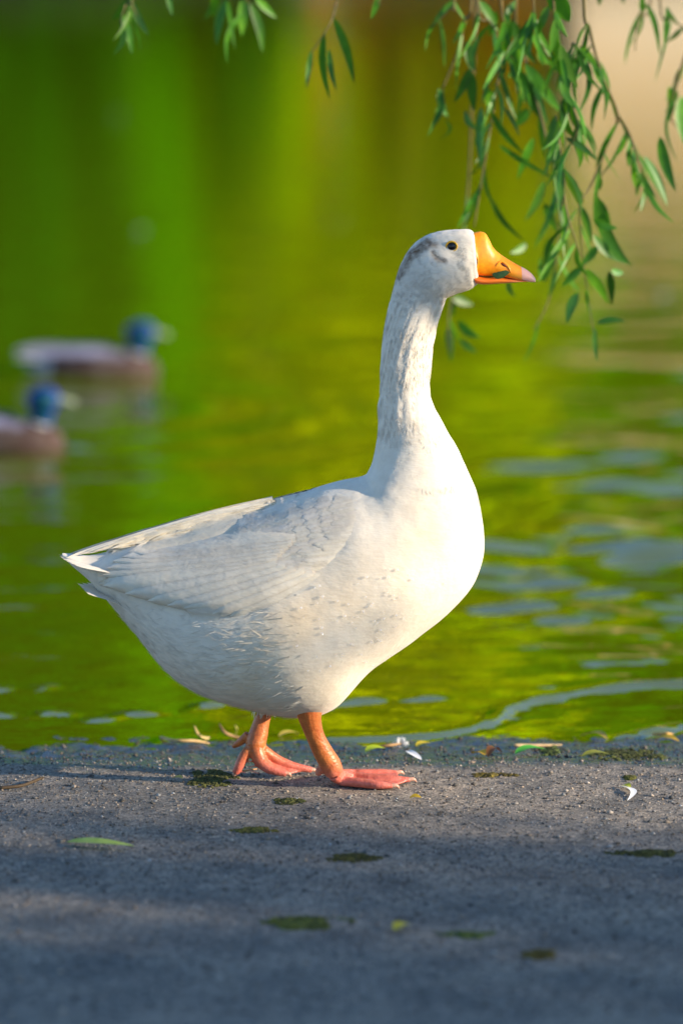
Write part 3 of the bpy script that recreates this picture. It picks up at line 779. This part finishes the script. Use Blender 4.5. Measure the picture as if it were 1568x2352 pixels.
# leaf scrap in the bill and water drops on the breast
def leaf_geo(base, tip, hw, nrm, bend=.0, curl=.0, ns=10, cup=.25):
    base = np.array(base, float); tip = np.array(tip, float); d = tip-base; L = np.linalg.norm(d); d /= L
    nrm = np.array(nrm, float); s = np.cross(nrm, d); s /= np.linalg.norm(s)+1e-9; nn = np.cross(d, s); V = []
    for i in range(ns+1):
        t = i/ns; w = hw*(math.sin(math.pi*min(1, t**.8))**.8)*(1-.25*t)+hw*.04
        ctr = base + d*t*L + s*bend*L*math.sin(math.pi*t) + nn*curl*L*math.sin(math.pi*t)
        for j in (-1, 0, 1): V.append(ctr + s*j*w + nn*abs(j)*w*cup)
    F = [(i*3+j, i*3+j+1, (i+1)*3+j+1, (i+1)*3+j) for i in range(ns) for j in (0, 1)]
    return V, F
h1, n1 = on_bill(1045, 548); h2, n2 = on_bill(1200, 525)
a = np.array(h1)+np.array([0, -.0022, 0]); b_ = np.array(h2)+np.array([0, -.0024, 0])
M_scrap = simple('dark_leaf_scrap', (.012, .05, .008), (.05, .12, .02), 150, .6)
v, f = leaf_geo(a, b_, .0075, (0, -1, .25), .0, .04, 12, -.3)
tag(mesh_obj('leaf_scrap', v, f, M_scrap), 'dark green leaf scrap caught at the side of the orange bill', 'leaf')
md, dn, dl, db = mat('water_drop'); db.inputs['Roughness'].default_value = .03; db.inputs['Base Color'].default_value = (.85, .85, .85, 1)
tr_ = dn.new('ShaderNodeBsdfTransparent'); mx_ = dn.new('ShaderNodeMixShader'); mx_.inputs[0].default_value = .25
dl.new(tr_.outputs[0], mx_.inputs[1]); dl.new(db.outputs[0], mx_.inputs[2]); dl.new(mx_.outputs[0], dn['Material Output'].inputs[0])
v, f = ellipsoid((0, 0, 0), (1, 1, .8), 12, 8)
me_drop = None; rr = random.Random(11); cnt = 0
while cnt < 70:
    if rr.random() < .75: px, py = rr.gauss(850, 75), rr.gauss(1455, 70)
    else: px, py = rr.gauss(905, 50), rr.gauss(1350, 40)
    d = Vector(ray(px, py)).normalized(); h = bvh.ray_cast(Vector(CAM), d)
    if h[0] is None: continue
    s = rr.choice([.0009, .0012, .0015, .002])
    if me_drop is None: o = mesh_obj('water_drop', v, f, md); me_drop = o.data
    else: o = bpy.data.objects.new('water_drop', me_drop); COL.objects.link(o)
    o.location = h[0]+h[1]*s*.9+h[1]*.0012; o.scale = (s, s, s); o.rotation_euler = h[1].to_track_quat('Z', 'Y').to_euler()
    tag(o, 'tiny clear water drop on the breast feathers of the goose', 'water drop', 'water drops on the goose'); cnt += 1

# ================================================================== MALLARDS
M_dbody = simple('mallard_body', (.62, .6, .6), (1, 1, 1), 60, .75, tint=True, bumps=.002, mapping=(.5, 1, 1))
m, n, l, b = mat('mallard_head')
lw = n.new('ShaderNodeLayerWeight'); lw.inputs[0].default_value = .45
c = ramp(n, l, lw.outputs['Facing'], [(.15, (.001, .06, .10)), (.5, (.002, .022, .22)), (.9, (.09, .035, .24))]).outputs[0]
l.new(c, b.inputs['Base Color']); b.inputs['Roughness'].default_value = .55; b.inputs['Specular IOR Level'].default_value = .25; b.inputs['Metallic'].default_value = 0
M_dhead = m
M_dbill = simple('mallard_bill', (.20, .25, .14), (.28, .33, .2), 60, .5)
M_dtail = simple('mallard_tail', (.7, .68, .68), (.85, .84, .84), 60, .7)
def mallard(loc, L, label, headx=.0):
    """swimming drake facing +x, total length about L metres"""
    k = L/.50
    t = tag(empty('mallard', loc), label, 'duck', 'mallards swimming on the pond')
    S_ = [(-.235,.045,.035,.01),(-.20,.050,.010,.04),(-.14,.066,-.02,.07),(-.07,.082,-.035,.088),(.0,.088,-.045,.095),(.07,.084,-.045,.09),(.13,.078,-.04,.075),(.17,.066,-.03,.055),(.195,.04,-.012,.03),(.205,.02,.005,.008)]
    s = catmull(S_, 50); V = []; C = []; nv = 28
    for x, tp, bt, w in s:
        for j in range(nv):
            th = 2*math.pi*j/nv; z = (tp+bt)/2+(tp-bt)/2*math.cos(th); y = w*math.sin(th); V.append((x*k, y*k, z*k))
            g = mnoise.noise((x*30, y*30, z*30))*.06
            back = z-.068+.03*abs(x+.03)
            if x > .095: col = (.075, .042, .034)
            elif back > .0: col = (.22, .20, .27)
            elif x < -.15: col = (.45, .44, .48)
            elif z > .035: col = (.07, .042, .034)
            else: col = (.06, .033, .02)
            C.append([max(0, q+g) for q in col])
    F = [(i*nv+j, i*nv+(j+1) % nv, (i+1)*nv+(j+1) % nv, (i+1)*nv+j) for i in range(49) for j in range(nv)]
    mesh_obj('body', V, F, M_dbody, None, True, np.array(C)).parent = t
    hx = headx*k
    v, f = tube([(.135*k+hx, 0, .055*k), (.14*k+hx, 0, .095*k), (.142*k+hx, 0, .125*k), (.15*k+hx, 0, .155*k), (.152*k+hx, 0, .178*k)], [.030*k, .032*k, .045*k, .048*k, .020*k], 18, 5)
    hd = mesh_obj('head', v, f, M_dhead); hd.parent = t
    v, f = tube([(.136*k+hx, 0, .070*k), (.138*k+hx, 0, .076*k)], [.0322*k, .0325*k], 18, 1)
    cl = mesh_obj('collar', v, f, M_dtail); cl.parent = t
    v, f = tube([(.178*k+hx, 0, .148*k), (.20*k+hx, 0, .140*k), (.222*k+hx, 0, .134*k), (.238*k+hx, 0, .131*k)], [.017*k, .013*k, .012*k, .006*k], 12)
    v = [(p[0], p[1]*1.15, .14*k+(p[2]-.14*k)*.8) for p in v]
    mesh_obj('bill', v, f, M_dbill).parent = t
    mb = MB()
    for q in range(7):
        a = (q-3)/3.; vv, ff = leaf_geo((-.16*k, a*.02*k, .045*k), (-.275*k+.02*abs(a)*k, a*.045*k, .056*k), .016*k, (0, 0, 1)); mb.add(vv, ff)
    mb.build('tail', M_dtail).parent = t
    for sg in (-1, 1):
        mb = MB()
        for q in range(9):
            x0 = .06-.022*q; vv, ff = leaf_geo((x0*k, sg*.062*k, .083*k), ((x0-.15)*k, sg*(.058-.003*q)*k, (.078+.002*(q % 3))*k), .024*k, (0, sg*.6, .8)); mb.add(vv, ff, (.36, .35, .47))
        mb.build('wing', M_dbody).parent = t
        v, f = ellipsoid((.176*k+hx, sg*.031*k, .158*k), (.005*k, .004*k, .005*k), 10, 6); mesh_obj('eye', v, f, M_eye).parent = hd
    return t
g1 = G(222, 862, WZ); g2 = G(10, 1030, WZ)
mallard((g1[0]+.0, g1[1], WZ), .41, 'drake mallard with blue purple head and pale back, farther out on the pond')
d2 = mallard((g2[0]-.025, g2[1], WZ), .41, 'nearer drake mallard with teal head, cut by left photo edge')
d2.rotation_euler[2] = R(-6)

# floating white bits on the pond
M_white = simple('white_down', (.75, .75, .75), (.85, .85, .85), 50, .7)
for k, (px, py, lab) in enumerate([(272,268,'white floating feather far out on the dark green water'), (327,538,'white floating feather behind the mallards'), (1530,688,'white floating bit at the right edge of the pond')]):
    g = G(px, py, WZ); v, f = leaf_geo((g[0]-.02, g[1], WZ+.006), (g[0]+.03, g[1]+.02, WZ+.012), .014, (0, 0, 1), .1, .1)
    tag(mesh_obj('floating_bit', v, f, M_white), lab, 'feather', 'feathers afloat on the pond')

# ================================================================== WILLOW
wroot = Vector((3.1, -2.25, 0))
willow = tag(empty('willow_tree', wroot), 'weeping willow with thin twigs of narrow green leaves hanging over the water', 'tree')
LIMB_Z = 2.5
mb = MB()
v, f = tube([(3.1,-2.25,-.1),(3.05,-2.2,.5),(2.85,-1.9,1.3),(2.4,-1.3,2.1),(1.9,-.5,2.6)], [.24,.19,.17,.14,.11], 16); mb.add(v, f)
v, f = tube([(1.9,-.5,2.6),(1.4,.1,2.85),(.8,.6,2.75),(.2,.8,2.6),(-.5,.9,2.45)], [.11,.08,.055,.04,.015], 12); mb.add(v, f)
v, f = tube([(1.9,-.5,2.6),(2.0,.2,3.2),(1.7,.9,3.4),(1.1,1.3,3.2)], [.1,.07,.045,.015], 12); mb.add(v, f)
v, f = tube([(2.4,-1.3,2.1),(3.0,-1.2,2.9),(3.6,-1.0,3.3)], [.1,.07,.02], 12); mb.add(v, f)
mb.build('trunk', M_bark, willow)
rr = random.Random(21)
def lcol(): 
    q = rr.random(); s = rr.uniform(.6, 1.25)
    return (s*1.0, s, s) if q < .7 else ((s*1.7, s*1.35, s) if q < .85 else (s*1.1, s*1.15, s*3.5))
def strand(twigs, leaves, Y, auto=14, up=True):
    """twigs: list of px polylines; leaves: (base px, tip px, width px, bend)"""
    mb = MB(); Y += .22
    for kk, tw in enumerate(twigs):
        pts = [P(px, py, Y+.02*math.sin(i*1.3+px*.01)) for i, (px, py) in enumerate(tw)]
        if tw[0][1] <= 5:
            p0 = pts[0]; pts = [np.array([p0[0]*.95+.05, .55+.5*(Y-.5), LIMB_Z+.15]), np.array([p0[0]*.98, Y*.9, 1.75]), np.array([p0[0], Y, p0[2]+.28])]+pts
        nn = len(pts); v, f = tube(pts, [.0034*(1-.72*i/(nn-1)) for i in range(nn)], 6, 5); mb.add(v, f)
    o = mb.build('hanging_twig', M_twig, willow)
    lm = MB()
    for it in leaves:
        (bx, by), (tx, ty), w = it[:3]; bend = it[3] if len(it) > 3 else rr.uniform(-.06, .06)
        dY = rr.uniform(-.03, .03); a = P(bx, by, Y); b2 = P(tx, ty, Y+dY)
        nr = (rr.uniform(-.5, .5), -1, rr.uniform(-.3, .4))
        v, f = leaf_geo(a, b2, w*.5*M*(Y+5.28)/5.28, nr, -bend, rr.uniform(-.05, .05), 12, .22); lm.add(v, f, lcol())
    for kk, tw in enumerate(twigs):       # extra small leaves along the twig, in and above the frame
        c = catmull(np.array(tw, float), 40)
        for q in range(int(auto)):
            i = rr.randrange(2, 39); b0 = c[i]; sd = rr.choice((-1, 1)); L = rr.uniform(60, 150)
            a_ = R(90)+sd*R(rr.uniform(4, 32)); tp = (b0[0]+L*math.cos(a_), b0[1]+L*math.sin(a_)); dY = rr.uniform(-.08, .08)
            v, f = leaf_geo(P(b0[0], b0[1], Y), P(tp[0], tp[1], Y+dY), rr.uniform(4.5, 9)*M, (rr.uniform(-1, 1), -1, rr.uniform(-.3, .3)), rr.uniform(-.14, .14), rr.uniform(-.1, .1)); lm.add(v, f, lcol())
    lm.build('leaves', M_willow, o)
    return o
def z4l(*a): return [(Z4(*q[0]), Z4(*q[1]), q[2]*.4141, *(q[3:])) for q in a]
def z5l(*a): return [(Z5(*q[0]), Z5(*q[1]), q[2]*.5859, *(q[3:])) for q in a]
def z4t(*p): return [Z4(*q) for q in p]
strand([z4t((1020,0),(1050,150),(1080,280),(1130,440),(1205,640),(1150,790),(1095,940),(1040,1060),(1000,1120),(1000,1300),(1040,1640),(1090,1950)),
        z4t((1205,640),(1260,720),(1310,850),(1390,1090)), z4t((960,240),(1020,300),(1100,400))],
       z4l(((1000,250),(1110,410),40),((1090,1080),(1285,1480),75,.10),((1070,1215),(1205,1262),50,.08),((1070,1300),(1255,1462),62,.06),((1098,960),(1105,1055),32),((1095,1365),(1000,1480),50),
           ((1030,1490),(1155,1680),58),((1010,1480),(895,1590),48),((985,1620),(925,1790),58),((1090,1790),(1250,1780),42),((1080,1820),(1092,2010),32),((1160,1500),(1172,1690),48),((1170,1500),(1240,1512),40),
           ((1350,860),(1482,1135),46,-.05),((1440,755),(1528,1060),66,.04),((1010,1130),(960,1010),44),((1000,1140),(1060,1350),46),((1100,1100),(1170,1290),44)), .48)
strand([z4t((560,0),(590,150),(550,400),(510,650),(460,950),(410,1260)), z4t((430,0),(500,120),(580,280),(640,330))],
       z4l(((440,0),(545,175),55),((370,225),(402,400),52),((435,215),(420,395),46,.16),((390,375),(300,565),52),((400,400),(412,615),62),((480,488),(505,625),64),((450,590),(450,935),54),((500,610),(690,855),42),
           ((575,590),(662,755),24),((545,800),(855,988),34),((360,610),(440,720),40,.15),((610,110),(560,330),44),((590,150),(600,20),50),((530,60),(490,200),48),((420,760),(455,860),40),((590,80),(640,0),40),((560,300),(520,200),42)), .52)
strand([z4t((640,0),(640,120),(700,350),(780,640),(830,850),(870,1050),(880,1290),(830,1640),(740,1830))],
       z4l(((620,105),(755,355),64),((660,385),(800,685),86),((690,350),(900,625),74),((760,290),(832,352),42),((740,760),(650,995),52),((800,1000),(690,1225),48),((800,1125),(872,1285),52),((830,1320),(795,1565),78),
           ((500,1090),(690,1335),36,.08),((700,1350),(610,1402),45),((600,1555),(640,1645),32,.1),((860,300),(870,400),50,.1),((640,220),(660,430),46),((710,600),(640,700),60),((790,1560),(780,1420),30)), .62)
strand([z4t((850,0),(880,250),(930,500),(985,690),(950,800)), z4t((900,560),(880,760),(900,1000),(930,1200),(1000,1420)), z4t((740,0),(745,70),(690,130))],
       z4l(((830,-40),(942,118),118),((890,245),(988,485),64),((910,555),(992,780),54,.12),((880,835),(892,1175),68),((920,955),(992,1132),54),((920,760),(1095,892),38),((690,132),(795,118),42),((860,200),(890,420),60),((900,420),(975,600),56,.1),
           ((870,90),(830,300),52),((820,30),(760,200),50),((930,520),(900,700),58),((960,800),(985,690),40),((860,640),(800,820),48)), .40)
strand([z4t((1440,0),(1500,100),(1600,160)), z4t((1390,-10),(1330,80),(1300,280)), z4t((1600,250),(1540,440),(1505,560),(1500,650),(1570,740))],
       z4l(((1488,35),(1465,255),34),((1560,530),(1575,800),84),((1490,475),(1475,690),44,-.1),((1470,40),(1550,140),30),((1340,60),(1345,-40),34),((1220,-60),(1240,20),30),((1115,-60),(1105,30),34),((1568,150),(1480,230),30)), .66, 4)
strand([z4t((395,0),(360,100),(320,280),(240,480),(215,560)), z4t((300,-30),(280,40),(170,150))],
       z4l(((215,490),(268,655),48,.08),((250,660),(215,775),22,-.35),((300,0),(185,115),34),((240,500),(150,760),30)), .58, 3)
strand([z4t((420,0),(400,500),(380,1000),(330,1500),(290,1640),(268,1800),(280,1960))],
       z4l(((285,1645),(405,1690),54),((320,1780),(445,1872),56,.1),((335,1880),(425,1955),40),((265,1815),(282,2005),52),((300,1640),(290,1760),40)), .85, 2)
def z5t(*p): return [Z5(*q) for q in p]
strand([z5t((505,-60),(490,20),(470,90)), z5t((520,-60),(515,10),(540,60))], z5l(((510,-10),(440,75),50),((472,75),(440,215),26,-.2),((478,50),(517,212),34),((518,5),(582,135),32),((660,-30),(675,60),26)), .6, 1)
strand([z5t((900,-80),(890,0),(870,60)), z5t((960,-80),(965,0),(985,60))], z5l(((845,-30),(832,65),34),((890,-10),(848,175),38),((955,-10),(948,140),44),((980,10),(1028,205),38),((1000,-10),(1085,70),32),((870,-30),(800,80),24)), .75, 1)
strand([z5t((1320,-60),(1315,20),(1300,75),(1270,130),(1220,205)), z5t((1490,-60),(1480,0))], z5l(((1270,122),(1292,388),30),((1308,68),(1388,325),40),((1222,195),(1202,345),24),((1288,190),(1318,355),24),((1485,-20),(1452,75),26)), .50, 0)
# unseen strands of the same tree, added so their leaves shade the goose's head
def shade_curtain(x, y, z0, nlf, seed):
    r_ = random.Random(seed); mb = MB(); pts = []
    for i in range(9):
        t = i/8; pts.append(np.array([x+.05*math.sin(t*4+seed), y+.05*math.cos(t*3+seed), LIMB_Z+.2+(z0-LIMB_Z-.2)*t]))
    v, f = tube(pts, [.004*(1-.75*i/8) for i in range(9)], 6, 4); mb.add(v, f); o = mb.build('hanging_twig', M_twig, willow)
    lm = MB(); c = catmull(np.array(pts), 60)
    for k in range(nlf):
        i = min(59, int(4+56*r_.random()**.5)); b0 = c[i]; a_ = r_.uniform(0, 6.28); L = r_.uniform(.05, .10); sp_ = r_.uniform(.3, .8)
        tp = b0+np.array([math.cos(a_)*L*sp_, math.sin(a_)*L*sp_, -L*.8])
        v, f = leaf_geo(b0, tp, r_.uniform(.005, .008), (r_.uniform(-1, 1), r_.uniform(-1, 1), .3), 0, r_.uniform(-.08, .08), 8); s = r_.uniform(.7, 1.2); lm.add(v, f, (s, s, s))
    lm.build('leaves', M_willow, o)
for k in range(8):
    x_ = 1.7+.13*(k % 5)+.07*rr.random(); shade_curtain(x_, -.306*x_-.09+.045*(k % 7)+.03*rr.random(), 1.055+.10*rr.random()+.268*(x_-1.55), 300, 50+k)

# added willow bush, out of view, placed to throw soft shade over the foreground
TA = math.tan(-SUN_AZ)
bush = tag(empty('shade_bush', (6.0, -TA*6.0-.9, 0)), 'dense leafy willow bush added out of view to shade the foreground', 'bush')
mb = MB(); lm = MB(); r_ = random.Random(77)
for k in range(520):
    q = r_.random()**1.35; x0 = 5.0+r_.uniform(0, 2.2); y0 = -TA*x0-1.65+1.36*q+r_.uniform(-.1, .1); h_ = (x0+.75)*.268*r_.uniform(.5, 1.1)
    pts = [np.array([x0, y0, -.03]), np.array([x0+r_.uniform(-.1, .1), y0+r_.uniform(-.06, .06), h_*.5]), np.array([x0+r_.uniform(-.25, .25), y0+r_.uniform(-.10, .10), h_])]
    v, f = tube(pts, [.008, .005, .0015], 5, 4); mb.add(v, f); c = catmull(np.array(pts), 40)
    for j in range(70):
        b0 = c[r_.randrange(1, 40)]; a_ = r_.uniform(0, 6.28); L = r_.uniform(.07, .14)
        v, f = leaf_geo(b0, b0+np.array([math.cos(a_)*L*.7, math.sin(a_)*L*.7, r_.uniform(-.6, .5)*L]), r_.uniform(.010, .016), (r_.uniform(-1, 1), r_.uniform(-1, 1), .4), 0, r_.uniform(-.08, .08), 4); q_ = r_.uniform(.7, 1.2); lm.add(v, f, (q_, q_, q_))
mb.build('stems', M_twig, bush); lm.build('leaves', M_willow, bush)

# ================================================================== SHORE LITTER
# loose grit: nobody could count it
V = []; F = []; C = []; rg = np.random.default_rng(3)
base = [(0, 0, 1), (1, 0, 0), (0, 1, 0), (-1, 0, 0), (0, -1, 0), (0, 0, -1)]
bfc = [(0,1,2),(0,2,3),(0,3,4),(0,4,1),(5,2,1),(5,3,2),(5,4,3),(5,1,4)]
for k in range(20000):
    x = rg.uniform(-.66, .66); y = rg.uniform(-1.15, .42)
    if y > .30 and rg.random() < .5: continue
    s = rg.choice([.0012, .0016, .0021, .0028, .004], p=[.40, .34, .20, .05, .01]); z = ground_z(x, y)
    a = rg.uniform(0, 6.28); ca, sa = math.cos(a), math.sin(a); n0 = len(V)
    for q in base:
        j = 1+rg.uniform(-.3, .3); p = (q[0]*s*j*1.25, q[1]*s*j, q[2]*s*.75*j)
        V.append((x+p[0]*ca-p[1]*sa, y+p[0]*sa+p[1]*ca, z+s*.25+p[2]))
    F += [tuple(n0+i for i in q) for q in bfc]
    g = rg.choice([.3, .6, .95, 1.4, 2.1], p=[.27, .28, .27, .15, .03]); w = rg.uniform(-.12, .2)
    if y > .17: g *= .45
    C += [(g*(1+w), g, g*(1-w))]*6
M_grit = simple('loose_grit', (.17, .155, .145), (.25, .23, .21), 300, .8, tint=True)
o = mesh_obj('gravel', V, F, M_grit, None, True, np.array(C)); o['kind'] = 'stuff'; o['label'] = 'loose grit and tiny stones scattered over the shore'; o['category'] = 'gravel'
def gz(px, py):
    g = G(px, py, 0.0)
    for _ in range(3): g = G(px, py, ground_z(g[0], g[1]))
    return g
M_fallen = simple('fallen_leaf', (.42, .45, .08), (.62, .62, .16), 40, .5, translucent=.2, tint=True)
def ground_leaf(p0, p1, w, label, col, lift=.004, bend=.1, curl=.08, name='fallen_leaf', cat='leaf', mt=None):
    a = gz(*p0); b2 = gz(*p1); a[2] += lift; b2[2] += lift*1.4
    v, f = leaf_geo(a, b2, w*M, (0, -.15, 1), bend, curl, 12, .3); mb = MB(); mb.add(v, f, col)
    tag(mb.build(name, mt or M_fallen), label, cat, 'fallen leaves on the shore' if cat == 'leaf' else None)
ground_leaf((153,1941),(308,1953), 16, 'long pale green willow leaf lying alone on the dry grit', (.85, 1.05, .9), .004, -.08, .05)
ground_leaf((1182,1739),(1255,1731), 14, 'bright green leaf lying on the wet edge at right', (.15, .75, .3))
ground_leaf((1085,1738),(1114,1744), 16, 'small golden leaf on the wet edge beside a brown one', (1.5, .85, .1))
ground_leaf((1120,1746),(1152,1738), 12, 'curled brown leaf on the wet edge beside the golden one', (.4, .15, .2), .004, .1, .25)
ground_leaf((838,1734),(885,1728), 14, 'yellow-green leaf on the wet edge right of the front leg', (.9, 1.1, .2))
ground_leaf((955,1722),(990,1716), 10, 'yellow leaf strip beside the white down tuft', (1.3, .95, .25))
ground_leaf((1500,1705),(1560,1712), 14, 'orange yellow leaf at the waterline right edge', (1.3, .8, .2))
ground_leaf((1335,1746),(1400,1742), 12, 'olive leaf on the wet edge far right', (.5, .5, .3))
ground_leaf((1330,1698),(1395,1708), 12, 'pale tan leaf at the waterline on the right', (1.1, .75, .6))
ground_leaf((395,1795),(420,1798), 10, 'tan leaf crumb left of the dark moss', (1.1, .8, .6))
ground_leaf((940,1841),(968,1842), 12, 'small ochre leaf crumb in front of the front foot', (1.2, .75, .1))
ground_leaf((905,2145),(945,2135), 14, 'yellow leaf crumb low on the blurred foreground', (1.1, .9, .2))
ground_leaf((1428,1812),(1448,1818), 10, 'yellow-green leaf crumb beside the small white feather', (1., 1., .2))
ground_leaf((640,1698),(690,1694), 10, 'tan leaf strip at the waterline between the legs', (1.1, .8, .5))
# small white feather and down tuft
a = gz(1420, 1808); b2 = gz(1440, 1842); a[2] += .002; b2[2] += .0015
v, f = leaf_geo(a, b2, .0055, (.1, -.1, 1), .15, .05, 12, .1)
tag(mesh_obj('small_feather', v, f, M_white), 'small white feather lying on the dry grit at right', 'feather')
a = gz(968, 1752); b2 = gz(935, 1738); v, f = leaf_geo(a+np.array([0, 0, .004]), b2+np.array([0, 0, .008]), .006, (0, -.3, 1), .1, .1)
tag(mesh_obj('small_feather', v, f, M_white), 'small white feather on the wet edge under the down tuft', 'feather')
mb = MB(); g = gz(920, 1716); r_ = random.Random(4)
for k in range(150):
    a = r_.uniform(0, 6.28); e = r_.uniform(.1, 1.4); L = r_.uniform(.008, .016); d = np.array([math.cos(a)*math.cos(e), math.sin(a)*math.cos(e), math.sin(e)])
    v, f = leaf_geo(g+np.array([0, 0, .002]), g+d*L, .0016, (0, -1, .3), .1, 0, 4); mb.add(v, f)
tag(mb.build('down_tuft', M_white), 'fluffy white down tuft at the waterline right of the goose', 'feather')
# twigs
M_stick = simple('dry_stick', (.30, .22, .12), (.5, .4, .24), 90, .7, tint=True)
def stick(pts, r, label, col=(1, 1, 1)):
    Q = []
    for px, py, h in pts: q = gz(px, py+h*1600*.98); q[2] += h+r; Q.append(q)
    v, f = tube(Q, [r]+[r*.9]*(len(Q)-2)+[r*.35], 8, 5); mb = MB(); mb.add(v, f, col)
    tag(mb.build('dry_twig', M_stick), label, 'twig', 'twigs on the shore')
stick([(560,1702,.0),(535,1695,.004),(515,1685,.012),(504,1665,.024)], .0026, 'curled dark twig behind the far foot', (.6, .45, .3))
stick([(480,1700,.0),(462,1696,.004),(452,1685,.010),(447,1670,.020)], .0022, 'pale upturned twig left of the far foot', (1.3, 1.25, .9))
stick([(550,1690,.0),(545,1680,.006),(540,1668,.014)], .002, 'short green upturned stalk by the far foot', (1.1, 1.3, .6))
stick([(370,1698,.001),(400,1705,.003),(450,1706,.002),(480,1712,.001)], .0025, 'pale straw stalk lying along the wet edge at left', (1.3, 1.1, .8))
stick([(0,1815,.001),(50,1809,.003),(85,1796,.004),(102,1790,.006)], .0026, 'thin dark forked twig on the grit at the left edge', (.18, .14, .1))
stick([(1180,1716,.001),(1240,1716,.003),(1290,1715,.001)], .0025, 'grey straw stalk on the wet edge at right', (1.1, 1, .9))
stick([(850,1722,.001),(900,1715,.004),(925,1712,.002)], .0024, 'brown stalk touching the down tuft', (.8, .6, .4))
stick([(540,1778,.002),(590,1770,.003)], .0022, 'short tan stick between far foot and dark moss', (1.3, .9, .7))
stick([(1500,1690,.002),(1530,1688,.01),(1545,1690,.003)], .0022, 'bent yellow stalk at the waterline right edge', (1.4, 1.0, .4))
# moss and dirt clumps
M_moss = simple('dark_moss', (.035, .04, .008), (.10, .10, .02), 120, .95, tint=True)
def moss(px, py, rx, ry, nt, label, col=(1, 1, 1), seed=0, name='moss_patch', cat='moss'):
    r_ = random.Random(seed); mb = MB(); c0 = gz(px, py)
    for k in range(int(nt*1.5)):
        a = r_.uniform(0, 6.28); q = r_.random()**.6
        x_ = px+rx*q*math.cos(a)*(1+.3*math.sin(3*a+seed)); y_ = py+ry*q*math.sin(a)
        g = gz(x_, y_)
        if mnoise.noise((g[0]*38+seed, g[1]*26, seed)) < mnoise.noise((c0[0]*38+seed, c0[1]*26, seed))-.22-.25*(1-q): continue
        s = r_.uniform(.0016, .0048)*(1.2-q*.6)
        v, f = ellipsoid((g[0], g[1], g[2]+s*.15), (s*1.3, s*1.3, s*.6), 6, 4); v = [tuple(np.array(p)+np.array([r_.uniform(-1, 1), r_.uniform(-1, 1), r_.uniform(-1, 1)])*s*.25) for p in v]
        sh = r_.uniform(.55, 1.4); mb.add(v, f, tuple(c*sh for c in col))
    tag(mb.build(name, M_moss, None, False), label, cat, 'moss patches on the shore')
moss(485, 1790, 55, 22, 330, 'largest dark green moss patch at the far foot', seed=1)
moss(660, 1842, 34, 7, 120, 'thin moss strip in front of the legs', seed=2)
moss(700, 2122, 100, 16, 260, 'blurred olive moss patch low in the foreground', (1.3, 1.4, .9), seed=3)
moss(1490, 1962, 80, 8, 170, 'long flat moss strip at the right edge', (1, .9, .7), seed=4)
moss(1240, 2195, 40, 12, 130, 'brown moss patch low in the right foreground', (1.6, 1.1, .6), seed=5)
moss(585, 1908, 50, 6, 90, 'faint tan dirt streak below the moss strip', (1.8, 1.5, 1.2), seed=6)
moss(810, 1972, 60, 10, 110, 'brown moss streak below the front foot', (1.1, .9, .6), seed=7)
moss(1130, 1782, 50, 5, 90, 'brown dirt strip behind the dry grit at right', (1.2, .9, .6), seed=8)
moss(1445, 1788, 12, 5, 40, 'small dark olive moss clump at right', (1, 1, .6), seed=9)
moss(1070, 2150, 60, 8, 70, 'faint green moss smear in the right foreground', (1.3, 1.7, 1.2), seed=10)
moss(1260, 1722, 60, 14, 150, 'wet green weed heap on the right waterline', (.8, 1.1, .9), seed=11)
moss(1440, 1735, 90, 14, 170, 'wet weed strip on the right water edge', (.8, .9, .8), seed=12)
